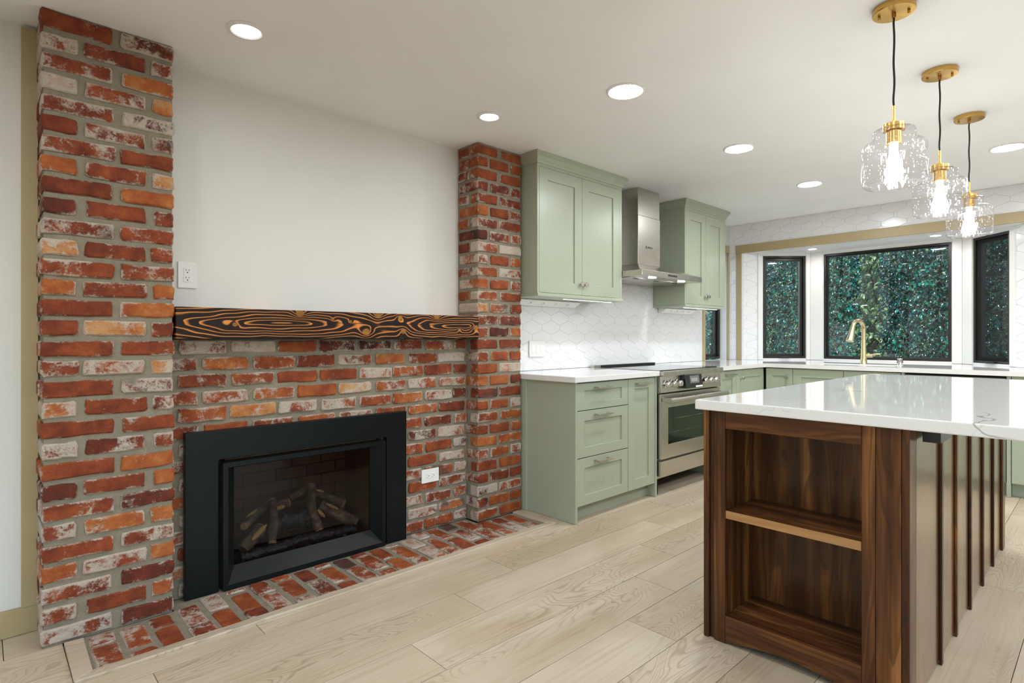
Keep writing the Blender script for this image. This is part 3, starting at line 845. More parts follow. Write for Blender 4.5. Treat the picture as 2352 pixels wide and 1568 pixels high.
def window(n, xf, h, crank=True, scr=False, sash=True, n0=.0):
    u0, u1, z0, z1 = h
    o = struct('window_%d' % n, loc=xf((u0+u1)/2, .03, z0))
    obj('window_frame', MB(xf).grid_slab(u0, u1, z0, z1, n0, n0+.085, [(u0+.022, u1-.022, z0+.022, z1-.022)]), M['winframe'], o, bevel=.002)
    s_ = .028 if sash else .008
    obj('window_sash', MB(xf).grid_slab(u0+.023, u1-.023, z0+.023, z1-.023, n0+.03, n0+.07, [(u0+.023+s_, u1-.023-s_, z0+.023+s_, z1-.023-s_)]), M['winframe'], o, bevel=.002)
    obj('pane', MB(xf).box(u0+.024+s_, u1-.024-s_, n0+.048, n0+.053, z0+.024+s_, z1-.024-s_), M['glass'], o)
    if scr: obj('insect_screen', MB(xf).box(u0+.024, u1-.024, n0+.018, n0+.0185, z0+.024, z1-.024), M['screen'], o)
    if crank:
        c = (u0+u1)/2
        mb = MB(xf).prism([(-.06, 0), (.06, 0), (.045, .014), (-.045, .014)], n0-.018, n0-.0005, lambda a, b, q: (c+a, q, z0+.004+b))
        hk = obj('crank_handle', mb, M['winframe'], o, bevel=.002)
        obj('crank_arm', MB(xf).box(c-.03, c+.055, n0-.026, n0-.0185, z0+.006, z0+.014), M['winframe'], hk, bevel=.002)
    return o
window(1, lambda u, n, z: (u, YW+n, z), (WX0+.001, WX1-.001, CT+.012, 2.104), crank=False, n0=.075)
window(2, xfL, tuple([hL[0]+.001, hL[1]-.001, WZ0+.001, WZ1-.001]))
window(3, xfC, tuple([hC[0]+.001, hC[1]-.001, WZ0+.001, WZ1-.001]), crank=False, sash=False)
window(4, xfR, tuple([hR[0]+.001, hR[1]-.001, WZ0+.001, WZ1-.001]), scr=True)

# ------------------------------------------------------------------ cabinets
def door_local(mb, u0, u1, z0, z1, st, y0, th=.020, rec=.009):
    """shaker front: frame with a recessed panel; y0 = face, in local coordinates (u, n, z)"""
    mb.grid_slab(u0, u1, z0, z1, y0, y0+th, [(u0+st[0], u1-st[0], z0+st[1], z1-st[1])])
    mb.box(u0+st[0]-.001, u1-st[0]+.001, y0+rec, y0+th-.001, z0+st[1]-.001, z1-st[1]+.001)
    return mb
def cab_front(name, root, xf, u0, u1, z0, z1, st, y0): return obj(name, door_local(MB(xf), u0, u1, z0, z1, st, y0), M['sage'], root, bevel=.0016)
def pull(root, xf, u, z, y0, L=.16, gold=False):
    mb = MB(xf)
    mb.box(u-L/2, u-L/2+.012, y0-.030, y0-.0004, z-.006, z+.006); mb.box(u+L/2-.030, u+L/2-.018, y0-.030, y0-.0004, z-.006, z+.006)
    mb.prism([(-L/2, -.005), (-L/2+.05, -.008), (L/2-.06, -.008), (L/2, -.004), (L/2, .005), (L/2-.06, .007), (-L/2+.05, .007), (-L/2, .006)], y0-.040, y0-.030, lambda a, b, q: (u+a, q, z+b))
    return obj('handle', mb, M['nickel'], root, bevel=.0025)
def knob(root, xf, u, z, y0):
    mb = MB(); prof = [(.0001, 0), (.008, 0), (.006, .004), (.005, .014), (.0155, .021), (.0165, .025), (.014, .029), (.0001, .030)]
    seg = 18
    tmp = MB(); tmp.lathe(0, 0, prof, seg)
    for p in tmp.v: mb.v.append(xf(u+p[0], y0-p[2]-.0003, z+p[1]))
    mb.f = tmp.f
    return obj('knob', mb, M['nickel'], root, smooth=True)
ID = lambda u, n, z: (u, n, z)

# base cabinet left of the range
DY = 2.31
cb = thing('base_cabinet', 'sage green base cabinet with three drawers and a narrow door, left of the range', 'cabinet', (3.17, 2.63, 0))
obj('side_panel', MB().box(2.715, 2.735, DY-.004, YW-.022, 0.001, .886), M['sage'], cb, bevel=.0015)
obj('side_panel', MB().box(3.614, 3.634, DY-.004, YW-.022, 0.001, .886), M['sage'], cb, bevel=.0015)
obj('scribe_strip', MB().box(2.700, 2.7145, 2.729, YW-.022, 0.001, .886), M['sage'], cb, bevel=.0015)
obj('carcass', MB().box(2.736, 3.613, DY+.024, YW-.022, .102, .884), M['gap'], cb)
obj('toe_kick', MB().box(2.736, 3.613, DY+.068, DY+.083, .001, .101), M['sage'], cb)
for z0, z1, hz in ((.104, .403, .373), (.408, .703, .672), (.708, .880, .846)):
    d = cab_front('drawer', cb, ID, 2.7375, 3.279, z0, z1, (.072, .064 if z1 < .8 else .048), DY)
    pull(d, ID, 2.985, hz, DY)
d = cab_front('door', cb, ID, 3.2835, 3.6115, .104, .880, (.078, .07), DY); pull(d, ID, 3.445, .846, DY)

def counter_poly(name, poly, z0, z1, label, bevel=.004, origin=None):
    o = obj(name, MB().prism(poly, z0, z1, lambda u, v, q: (u, v, q)), M['quartz'], bevel=bevel, origin=origin)
    return tag(o, label, 'countertop')
counter_poly('countertop', [(2.688, 2.283), (3.640, 2.283), (3.640, 2.963), (2.688, 2.963)], .888, CT, 'short white quartz countertop slab on the cabinet left of the range', origin=(3.1, 2.6, .888))

# range
rg = thing('kitchen_range', 'stainless steel slide-in range with black glass cooktop and oven window', 'stove', (4.10, 2.62, 0))
RX0, RX1 = 3.646, 4.556
obj('body', MB().box(RX0, RX1, 2.325, YW-.03, .12, .755).box(RX0, RX1, 2.305, YW-.03, .755, .900), M['steel'], rg, bevel=.002)
obj('control_panel', MB().prism([(2.272, .762), (2.304, .762), (2.304, .884), (2.282, .884)], RX0, RX1, lambda u, v, q: (q, u, v)), M['steel'], rg, bevel=.003)
obj('front_trim', MB().box(RX0-.004, RX1+.004, 2.252, 2.3045, .8845, .921), M['steel'], rg, bevel=.004)
obj('cooktop', MB().box(RX0+.004, RX1-.004, 2.306, 2.90, .9005, .9275), M['cooktop'], rg, bevel=.002)
obj('rear_vent', MB().box(RX0+.004, RX0+.09, 2.902, 2.944, .9005, .944), M['steel'], rg, bevel=.002)
obj('rear_vent', MB().box(RX0+.091, RX1-.006, 2.905, 2.944, .9005, .942), M['blackplastic'], rg, bevel=.002)
for cx in (3.70, 3.782, 3.862, 4.252, 4.338, 4.424):
    mb = MB().tube([(cx, 2.2765, .826), (cx, 2.270, .826), (cx, 2.266, .826), (cx, 2.236, .826), (cx, 2.231, .826)], [.030, .030, .0245, .022, .018], 20)
    kn = obj('control_knob', mb, M['chrome'], rg, smooth=True)
    obj('knob_grip', MB().box(cx-.004, cx+.004, 2.226, 2.2335, .806, .846), M['steel'], kn, bevel=.0015)
ds = obj('display_housing', MB().prism([(2.228, .782), (2.2775, .782), (2.2775, .884), (2.250, .888), (2.243, .884)], 3.925, 4.175, lambda u, v, q: (q, u, v)), M['blackplastic'], rg, bevel=.004)
def slanted(u0, u1, a0, a1, d):
    # plate on the sloping display front
    def P(q, a): return (q, 2.228+(2.243-2.228)*a-d, .782+(.884-.782)*a+.0)
    mb = MB(); i = [mb.pt(P(u0, a0)), mb.pt(P(u1, a0)), mb.pt(P(u1, a1)), mb.pt(P(u0, a1))]
    jx = [mb.pt((p[0], p[1]+.0006, p[2])) for p in (mb.v[k] for k in i)]
    mb.f += [i, jx[::-1]] + [[i[k], i[(k+1) % 4], jx[(k+1) % 4], jx[k]] for k in range(4)]
    return mb
obj('display_screen', slanted(3.985, 4.125, .36, .92, .0012), plain('display_grey', (0.16, 0.155, 0.145), .3), ds)
obj('display_readout', slanted(4.005, 4.095, .48, .74, .0022), M['display'], ds)
obj('display_label', slanted(4.06, 4.165, .04, .16, .0012), M['plate'], ds)
# oven door with window
od = obj('oven_door', MB().grid_slab(RX0+.002, RX1-.002, .272, .752, 2.280, 2.3235, [(3.748, 4.454, .376, .648)]), M['steel'], rg, bevel=.003)
obj('oven_window', MB().box(3.7485, 4.4535, 2.2825, 2.287, .3765, .6475), M['ovenglass'], od)
obj('oven_liner', MB().box(3.76, 4.44, 2.318, 2.3225, .38, .645), M['enamel'], od)
for z_ in (.455, .555):
    mb = MB().cyl((3.762, 2.300, z_), (4.438, 2.300, z_), .0032, 8)
    for k in range(40): mb.cyl((3.77+k*.017, 2.300, z_+.001), (3.77+k*.017, 2.317, z_+.003), .0024, 5)
    obj('oven_rack', mb, M['chrome'], od)
hb = MB().cyl((RX0+.010, 2.212, .712), (RX1-.010, 2.212, .712), .019, 20)
hd = obj('oven_handle', hb, M['steel'], od, smooth=True)
obj('handle_post', MB().box(RX0+.012, RX0+.042, 2.215, 2.2795, .697, .727), M['steel'], hd, bevel=.003)
obj('handle_post', MB().box(RX1-.042, RX1-.012, 2.215, 2.2795, .697, .727), M['steel'], hd, bevel=.003)
obj('storage_drawer', MB().box(RX0+.002, RX1-.002, 2.280, 2.3235, .145, .258), M['steel'], rg, bevel=.003)
for cx in (RX0+.05, RX1-.05):
    for cyy in (2.36, 2.88): obj('leg', MB().cyl((cx, cyy, .001), (cx, cyy, .1195), .019, 14), M['blackmetal'], rg, smooth=True)

# base cabinets right of the range and the corner
cb = thing('base_cabinet', 'narrow green corner base cabinet right of the range, pull and round knob', 'cabinet', (5.02, 2.63, 0))
obj('carcass', MB().box(4.576, 5.498, DY+.024, YW-.022, .102, .884), M['gap'], cb)
obj('side_panel', MB().box(4.561, 4.575, DY-.004, YW-.022, .001, .886), M['sage'], cb, bevel=.0015)
obj('toe_kick', MB().box(4.576, 5.55, DY+.068, DY+.083, .001, .101), M['sage'], cb)
d = cab_front('door', cb, ID, 4.578, 4.915, .104, .880, (.07, .07), DY); pull(d, ID, 4.79, .846, DY)
d = cab_front('door', cb, ID, 4.919, 5.494, .104, .880, (.075, .07), DY); knob(d, ID, 5.012, .806, DY)
BXF = 5.50
xfB = lambda u, n, z: (BXF+n, -u, z)       # back run: u = -y
cb = thing('base_cabinet', 'green corner cabinet door with a round knob left of the sink cabinet', 'cabinet', (5.8, 2.16, 0))
obj('carcass', MB(xfB).box(-2.288, -2.048, .024, .60, .102, .884), M['gap'], cb)
obj('toe_kick', MB(xfB).box(-2.375, -2.048, .068, .083, .001, .101), M['sage'], cb)
d = cab_front('door', cb, xfB, -2.290, -2.048, .104, .880, (.06, .07), 0); knob(d, xfB, -2.092, .806, 0)
cb = thing('sink_cabinet', 'wide green sink base cabinet under the window faucet', 'cabinet', (5.8, 1.62, 0))
obj('carcass', MB(xfB).box(-2.042, -1.200, .024, .60, .102, .640), M['gap'], cb)
obj('toe_kick', MB(xfB).box(-2.042, -1.200, .068, .083, .001, .101), M['sage'], cb)
cab_front('door', cb, xfB, -2.044, -1.624, .104, .880, (.075, .075), 0); cab_front('door', cb, xfB, -1.620, -1.200, .104, .880, (.075, .075), 0)
dw = thing('dishwasher', 'green panelled dishwasher between the sink cabinet and right-hand base cabinet', 'dishwasher', (5.8, .87, 0))
obj('tub', MB(xfB).box(-1.170, -.548, .024, .58, .102, .880), M['gap'], dw)
cab_front('front_panel', dw, xfB, -1.168, -.550, .104, .868, (.075, .075), 0)
obj('toe_kick', MB(xfB).box(-1.170, -.548, .068, .083, .001, .101), M['sage'], dw)
obj('filler_panel', MB(xfB).box(-1.195, -1.174, .0, .60, .001, .884), M['sage'], dw, bevel=.0015)
cb = thing('base_cabinet', 'light green base cabinet at the far right beyond the island end', 'cabinet', (5.8, .05, 0))
obj('side_panel', MB(xfB).box(-.544, -.520, -.003, .60, .001, .884), M['sage'], cb, bevel=.0015)
obj('carcass', MB(xfB).box(-.518, .40, .024, .60, .102, .884), M['gap'], cb)
obj('toe_kick', MB(xfB).box(-.518, .40, .068, .083, .001, .101), M['sage'], cb)
cab_front('door', cb, xfB, -.516, -.062, .104, .845, (.075, .075), 0); cab_front('door', cb, xfB, -.058, .40, .104, .845, (.075, .075), 0)
obj('top_rail', MB(xfB).box(-.516, .40, .002, .022, .849, .884), M['sage'], cb)
# L-shaped quartz counter running into the bay, with a sink cut-out
SX0, SX1, SY0, SY1 = 5.60, 5.93, 1.27, 1.93
def lcounter():
    bm = bmesh.new()
    outer = [(4.562, 2.283), (5.474, 2.283), (5.474, -.42), (6.115, -.42), (6.115, BYR-.001), (XB+.003, BYR+.002), (BX-.003, .963), (BX-.003, 2.286), (XB+.003, BYL-.002), (6.115, BYL+.001), (6.115, 2.963), (4.562, 2.963)]
    inner = [(SX0, SY0), (SX1, SY0), (SX1, SY1), (SX0, SY1)]
    ed = []
    for lp in (outer, inner):
        vs = [bm.verts.new((x_, y_, CT)) for x_, y_ in lp]
        ed += [bm.edges.new((vs[k], vs[(k+1) % len(vs)])) for k in range(len(vs))]
    bmesh.ops.triangle_fill(bm, use_beauty=True, use_dissolve=False, edges=ed)
    r = bmesh.ops.extrude_face_region(bm, geom=bm.faces[:])
    bmesh.ops.translate(bm, vec=(0, 0, -.037), verts=[v for v in r['geom'] if isinstance(v, bmesh.types.BMVert)])
    bmesh.ops.recalc_face_normals(bm, faces=bm.faces)
    o_ = Vector((5.6, 1.6, .888))
    bmesh.ops.translate(bm, vec=-o_, verts=bm.verts)
    me = bpy.data.meshes.new('countertop'); bm.to_mesh(me); bm.free()
    o = link('countertop', me, M['quartz']); o.location = o_
    return tag(o, 'long L-shaped white quartz countertop running under the bay window', 'countertop')
lcounter()
sk = MB()
sk.box(SX0-.012, SX0-.001, SY0-.012, SY1+.012, .70, .8865); sk.box(SX1+.001, SX1+.012, SY0-.012, SY1+.012, .70, .8865)
sk.box(SX0-.001, SX1+.001, SY0-.012, SY0-.001, .70, .8865); sk.box(SX0-.001, SX1+.001, SY1+.001, SY1+.012, .70, .8865); sk.box(SX0-.012, SX1+.012, SY0-.012, SY1+.012, .688, .70)
tag(obj('kitchen_sink', sk, M['plate'], bevel=.003), 'white undermount sink below the brass faucet', 'sink')
# faucet
fx, fy = 6.00, 1.60
fc = thing('faucet', 'champagne gold gooseneck faucet standing in front of the centre window', 'faucet', (fx, fy, CT))
prof = [(.0001, CT+.0005), (.031, CT+.0005), (.031, CT+.006), (.027, CT+.012), (.0255, CT+.06), (.022, CT+.14), (.019, CT+.22)]
arc = [(fx, fy, CT+.22)]
for k in range(13):
    a = math.pi*k/12*.93
    arc.append((fx-.075*(1-math.cos(a))*.82, fy+.028*(1-math.cos(a)), CT+.32+.082*math.sin(a)))
obj('spout', MB().lathe(fx, fy, prof, 24), M['gold'], fc, smooth=True)
obj('gooseneck', MB().tube([(fx, fy, CT+.2195)]+arc[1:], [.019]+[.0185]*13, 18), M['gold'], fc, smooth=True)
e = Vector(arc[-1]); dd = (Vector(arc[-1])-Vector(arc[-2])).normalized()
obj('spray_head', MB().tube([e, e+dd*.05, e+dd*.13+Vector((-.004, 0, 0)), e+dd*.134+Vector((-.004, 0, 0))], [.0195, .023, .034, .030], 20), M['gold'], fc, smooth=True)
hn = obj('handle_hub', MB().tube([(fx, fy-.020, CT+.075), (fx+.0, fy-.075, CT+.078)], [.017, .015], 16), M['gold'], fc, smooth=True)
obj('lever', MB().tube([(fx, fy-.06, CT+.083), (fx, fy-.10, CT+.092), (fx, fy-.135, CT+.094)], [.007, .008, .006], 10), M['gold'], hn, smooth=True)
ag = MB().lathe(6.0, 1.315, [(.0001, CT+.0005), (.026, CT+.0005), (.026, CT+.004), (.021, CT+.007), (.021, CT+.055), (.019, CT+.060), (.0001, CT+.060)], 20)
a_ = thing('air_gap', 'small chrome cap on the counter right of the faucet', 'air gap', (6.0, 1.315, CT))
obj('cap', ag, M['chrome'], a_, smooth=True)
mb = MB()
for k in range(10):
    a = 2*math.pi*k/10; px, py = 6.0+.0212*math.cos(a), 1.315+.0212*math.sin(a)
    mb.box(px-.0018, px+.0018, py-.0018, py+.0018, CT+.018, CT+.050)
obj('slots', mb, M['slot'], a_)

# ------------------------------------------------------------------ upper cabinets
def upper(x0, x1, xm, label, kz=1.552):
    yf = 2.635; z0, z1 = 1.449, 2.356
    t = thing('wall_cabinet', label, 'cabinet', ((x0+x1)/2, YW-.16, z0))
    obj('carcass', MB().box(x0+.012, x1-.012, yf+.022, YW-.010, z0+.02, z1), M['sage'], t)
    obj('side_panel', MB().box(x0+.0003, x0+.0118, yf+.0203, YW-.010, z0+.02, z1), M['sage'], t, bevel=.0015)
    obj('side_panel', MB().box(x1-.0118, x1-.0003, yf+.0203, YW-.010, z0+.02, z1), M['sage'], t, bevel=.0015)
    obj('face_frame', MB().grid_slab(x0, x1, z0+.02, z1, yf, yf+.020, [(x0+.019, x1-.030, z0+.024, 2.318)]), M['sage'], t, bevel=.001)
    obj('light_rail', MB().box(x0-.002, x1+.006, yf-.008, YW-.010, z0, z0+.0195), M['sage'], t, bevel=.002)
    prof = [(0, 2.335), (-.008, 2.338), (-.010, 2.350), (-.016, 2.358), (-.026, 2.378), (-.034, 2.386), (-.036, CEIL-.001), (.05, CEIL-.001), (.05, 2.3565), (0, 2.3565)]
    mb = MB(); n = len(prof); cols = []
    for p in prof:
        o_ = -p[0]
        cols.append([mb.pt((x0-o_, YW-.010, p[1])), mb.pt((x0-o_, yf-o_, p[1])), mb.pt((x1+o_, yf-o_, p[1])), mb.pt((x1+o_, YW-.010, p[1]))])
    for k in range(n):
        a, b = cols[k], cols[(k+1) % n]
        for q in range(3): mb.f.append([a[q], a[q+1], b[q+1], b[q]])
    mb.f.append([c_[0] for c_ in cols]); mb.f.append([c_[3] for c_ in cols][::-1])
    obj('crown_moulding', mb, M['sage'], t)
    for a, b, ku in ((x0+.0205, xm-.0012, xm-.022), (xm+.0012, x1-.0315, xm+.026)):
        d = cab_front('door', t, ID, a, b, 1.4745, 2.3165, (.080, .080), yf-.0005); knob(d, ID, ku, kz, yf-.0005)
    return t
upper(2.712, 3.658, 3.176, 'large sage green two-door wall cabinet beside the brick pillar')
upper(4.604, 5.372, 4.983, 'smaller sage green wall cabinet right of the range hood')
def power_strip(x0, x1, label):
    t = thing('power_strip', label, 'power strip', ((x0+x1)/2, 2.9, 1.41))
    prof = [(2.955, 1.4485), (2.875, 1.4485), (2.868, 1.441), (2.925, 1.404), (2.955, 1.404)]
    obj('housing', MB().prism(prof, x0, x1, lambda u, v, q: (q, u, v)), M['plate'], t, bevel=.0015)
    a, b = Vector((0, 2.868, 1.441)), Vector((0, 2.925, 1.404)); dv = (b-a).normalized(); nn = Vector((0, -abs(dv.z), -dv.y)).normalized()
    n = 4
    for k in range(n):
        cx = x0 + (x1-x0)*(.22+.2*k)
        def xf(u, d_, s_): 
            p = a + dv*((a-b).length*s_) + nn*d_
            return (cx+u, p.y, p.z)
        o = obj('socket', MB(xf).box(-.017, .017, -.0002, .0012, .14, .86), M['plate'], t, bevel=.0004)
        mb = MB(xf)
        for u, s_, wd, hh in ((-.004, .38, .003, .06), (-.004, .62, .003, .06), (.007, .5, .0045, .08)): mb.box(u-wd/2, u+wd/2, .0012, .0018, s_-hh, s_+hh)
        obj('slots', mb, M['slot'], o)
power_strip(2.76, 3.44, 'white angled power strip under the large cabinet by the pillar')
power_strip(4.68, 5.24, 'white angled power strip under the cabinet right of the hood')
for x0, x1, lb in ((3.05, 3.62, 'thin glowing light bar under the cabinet beside the brick pillar'), (4.70, 5.34, 'thin glowing light bar under the cabinet right of the hood')):
    t = thing('cabinet_light', lb, 'light', ((x0+x1)/2, 2.70, 1.44))
    obj('housing', MB().box(x0, x1, 2.70, 2.712, 1.4445, 1.4488), M['plate'], t)
    obj('diffuser', MB().box(x0+.004, x1-.004, 2.702, 2.710, 1.4434, 1.4444), M['stripl'], t)

# ------------------------------------------------------------------ range hood
hd = thing('range_hood', 'stainless steel chimney range hood between the two green wall cabinets', 'range hood', (4.105, 2.72, 1.64))
HX0, HX1, HY = 3.662, 4.572, 2.452
obj('canopy_band', MB().grid_slab(HX0, HX1, HY, YW-.012, 0, .046, []), M['steel'], hd) if False else None
mb = MB().box(HX0, HX1, HY, YW-.008, 1.645, 1.690); obj('canopy_band', mb, M['steel'], hd, bevel=.002)
mb = MB()
A = [mb.pt(p) for p in ((HX0, HY, 1.6905), (HX1, HY, 1.6905), (HX1, YW-.008, 1.6905), (HX0, YW-.008, 1.6905))]
B = [mb.pt(p) for p in ((3.952, 2.685, 1.775), (4.285, 2.685, 1.775), (4.285, YW-.008, 1.775), (3.952, YW-.008, 1.775))]
mb.f += [A[::-1], B] + [[A[k], A[(k+1) % 4], B[(k+1) % 4], B[k]] for k in range(4)]
obj('canopy_slope', mb, M['steel'], hd)
obj('chimney', MB().box(3.954, 4.283, 2.687, YW-.008, 1.7755, 2.18), M['steel'], hd, bevel=.002)
obj('upper_chimney', MB().box(3.957, 4.280, 2.690, YW-.008, 2.1805, CEIL-.001), M['steel'], hd, bevel=.002)
for a, b in ((HX0+.03, 3.962), (3.966, 4.27), (4.274, HX1-.03)):
    mb = MB().box(a, b, HY+.13, YW-.05, 1.6405, 1.6448)
    obj('filter', mb, M['steel'], hd, bevel=.001)
    obj('filter_latch', MB().box((a+b)/2-.03, (a+b)/2+.03, HY+.16, HY+.175, 1.638, 1.6403), M['slot'], hd)
for cx in (3.90, 4.34): obj('hood_lamp', MB().lathe(cx, HY+.065, [(.0001, 1.6445), (.032, 1.6445), (.030, 1.6415), (.0001, 1.6410)], 20), M['hoodl'], hd)
pb = obj('button_panel', MB().box(4.02, 4.17, HY-.0012, HY-.0002, 1.657, 1.678), M['nickel'], hd)
for k in range(5): obj('button', MB().box(4.028+.028*k, 4.050+.028*k, HY-.0022, HY-.0013, 1.660, 1.675), M['blackplastic'], pb)
tx = bpy.data.curves.new('hood_lettering', 'FONT'); tx.body = 'BOSCH'; tx.size = .022; tx.extrude = .0004; tx.align_x = 'CENTER'; tx.align_y = 'CENTER'
tmp = bpy.data.objects.new('lettering', tx); COL.objects.link(tmp)
bpy.context.view_layer.update()
lm = bpy.data.meshes.new_from_object(tmp.evaluated_get(bpy.context.evaluated_depsgraph_get()))
bpy.data.objects.remove(tmp)
lm.materials.clear(); lm.materials.append(M['slot'])
to = bpy.data.objects.new('lettering', lm); COL.objects.link(to); to.parent = hd
to.location = Vector((4.128, 2.6862, 1.925)) - ROOT[hd.name]; to.rotation_euler = (R(90), 0, 0)
obj('badge', MB().box(4.068, 4.078, 2.6858, 2.6866, 1.913, 1.937), M['slot'], hd)

# ------------------------------------------------------------------ island
isl = thing('kitchen_island', 'dark walnut kitchen island with open end shelves and battened side', 'kitchen island', (3.12, .77, 0))
IX, IY0, IY1, IXE = 2.077, .430, 1.108, 4.18
ITOP = .8885
def wpart(name, box, ax, bevel=.002, mat=None): return obj(name, MB().box(*box), M[mat or 'wal_'+ax], isl, bevel=bevel, origin=((box[0]+box[1])/2, (box[2]+box[3])/2, (box[4]+box[5])/2))
wpart('corner_post', (IX, 2.14, 1.086, IY1, .001, ITOP), 'z', .003)
wpart('corner_post', (IX+.012, 2.14, 1.066, 1.0855, .001, ITOP), 'z', .001)
wpart('stile', (IX, IX+.02, 1.0205, 1.0655, .001, ITOP), 'z', .003)
wpart('stile', (IX, IX+.02, .522, .5605, .001, ITOP), 'z', .003)
wpart('top_rail', (IX+.001, IX+.02, .561, 1.020, .822, ITOP), 'y')
# bottom rail with an arched lower edge
arch = [(1.020, .108), (.561, .108), (.561, .004)] + [(.561+.459*(k/12), .004+.030*math.sin(math.pi*k/12)) for k in range(1, 12)] + [(1.020, .004)]
obj('bottom_rail', MB().prism(arch, IX+.001, IX+.02, lambda u, v, q: (q, u, v)), M['wal_y'], isl, bevel=.002, origin=(IX+.01, .79, .06))
wpart('end_panel', (IX+.001, IX+.02, .452, .5215, .001, ITOP), 'z', .003)
wpart('corner_post', (IX, 2.165, IY0, .4515, .001, ITOP), 'z', .004)
NX = 2.326
wpart('niche_back', (NX, NX+.012, .5615, 1.0195, .09, ITOP), 'z', 0)
wpart('niche_side', (IX+.0205, NX+.012, 1.020, 1.034, .09, ITOP), 'z', 0)
wpart('niche_side', (IX+.0205, NX+.012, .547, .561, .09, ITOP), 'z', 0)
wpart('niche_floor', (IX+.0205, NX-.0005, .5615, 1.0195, .092, .108), 'y', .001)
g = G('pale_walnut_edge'); p = g.coord(); n = g.noise(g.scale(p, (60, 4, 60)), 1.0, 3); g.set(color=g.mix(n, (0.26, 0.12, 0.04), (0.48, 0.26, 0.10)), rough=0.35); M['wal_pale'] = g.m
o_ = wpart('shelf_edge', (IX+.004, IX+.0078, .5617, 1.0193, .479, .509), 'y', .001, 'wal_pale'); o_['label'] = 'pale golden front edge'
wpart('shelf', (IX+.008, NX-.0005, .5617, 1.0193, .479, .509), 'y', .002)
wpart('niche_top', (IX+.0205, NX-.0005, .5615, 1.0195, .866, ITOP), 'y', 0)
wpart('core', (2.345, IXE-.02, IY0+.016, IY1-.02, .06, ITOP), 'x', 0)
wpart('long_side_panel', (2.1405, IXE, IY1-.018, IY1, .001, ITOP), 'x', .001)
wpart('far_end_panel', (IXE-.018, IXE, IY0+.02, IY1-.0185, .001, ITOP), 'z', .001)
bxs = [2.502, 2.784, 3.103, 3.44, 3.772, 4.094]
edges = [2.1655] + bxs + [IXE]
for k in range(len(edges)-1): wpart('side_board', (edges[k]+.0004, edges[k+1]-.0004, IY0+.0005, IY0+.015, .012, ITOP), 'z', .001, 'wal_lac')
for x_ in bxs[:-1]: wpart('batten', (x_, x_+.026, IY0-.009, IY0, .001, ITOP), 'z', .0015)
wpart('batten', (4.094, IXE, IY0-.010, IY0, .001, ITOP), 'z', .002)
o = counter_poly('island_countertop', [(2.053, .09), (4.37, .09), (4.37, 1.132), (2.053, 1.132)], .889, .927, 'white quartz island countertop with faint grey veins reflecting the window', origin=(3.2, .6, .889))
po = thing('pop_out_outlet', 'black flip-down outlet box under the island counter overhang', 'outlet', (2.30, .39, .85))
obj('housing', MB().prism([(2.19, .888), (2.42, .888), (2.36, .838), (2.19, .838)], .372, .4195, lambda u, v, q: (u, q, v)), M['blackplastic'], po, bevel=.002)
obj('flip_cover', MB().prism([(2.435, .888), (2.50, .888), (2.43, .842), (2.375, .846)], .376, .4155, lambda u, v, q: (u, q, v)), M['blackmetal'], po, bevel=.002)
obj('latch', MB().prism([(2.51, .888), (2.56, .888), (2.52, .866), (2.48, .862)], .378, .4135, lambda u, v, q: (u, q, v)), M['chrome'], po, bevel=.001)

# ------------------------------------------------------------------ lights
def downlight(x, y, rl, rr, label, name='recessed_light', z=CEIL, mat='down', group=None):
    t = thing(name, label, 'ceiling light', (x, y, z), group)
    obj('trim_ring', MB().lathe(x, y, [(rr, z-.0003), (rr, z-.003), (rl+.006, z-.007), (rl, z-.004), (rl, z-.0003)], 36), M['casing'], t, smooth=True)
    obj('lens', MB().lathe(x, y, [(.0001, z-.0035), (rl-.0005, z-.0035)], 36), M[mat], t)
    return t
downlight(.79, 2.405, .053, .074, 'small recessed light above the left end of the fireplace recess', mat='downs')
downlight(2.09, 2.405, .050, .074, 'small recessed light by the top of the narrow brick pillar', mat='downs')
downlight(2.372, 1.686, .080, .097, 'large recessed light nearest the camera, in front of the fireplace')
downlight(3.629, 1.686, .080, .097, 'large recessed light in front of the range hood', mat='downk')
downlight(4.887, 1.686, .080, .097, 'large recessed light farthest back, before the bay window', mat='downk')
downlight(4.888, .477, .080, .097, 'large recessed light at the right behind the smallest pendant', mat='downk')
ROWN = {1.5: 'in the row nearest the brick wall', 1.686: 'in the row nearest the brick wall', .3: 'in the middle row', -.9: 'in the row by the added patio doors'}
COLN = {1.1: 'added just above the picture', -.2: 'added just behind the camera', -1.5: 'added farthest behind the camera'}
for x, y in ((1.1, 1.5), (1.1, .3), (-.2, 1.686), (-.2, .3), (-1.5, 1.686), (-1.5, .3), (-.2, -.9), (1.1, -.9)):  # unseen ceiling lights, added to brighten the room
    downlight(x, y, .080, .097, 'recessed light ' + COLN[x] + ', ' + ROWN[y], group='added recessed lights out of view')
for x, lb in ((2.37, 'first'), (3.3, 'second'), (4.2, 'third'), (5.1, 'last')):  # row out of view, added to light the aisle floor beside the island
    downlight(x, -.65, .080, .097, lb + ' added recessed light in the unseen row right of the island', mat='downk', group='added recessed lights right of the island')
downlight(6.33, 2.157, .036, .046, 'tiny bright light in the left of the bay ceiling', 'bay_light', SOF, 'mini')
downlight(6.305, 1.109, .036, .046, 'tiny bright light in the right of the bay ceiling', 'bay_light', SOF, 'mini')

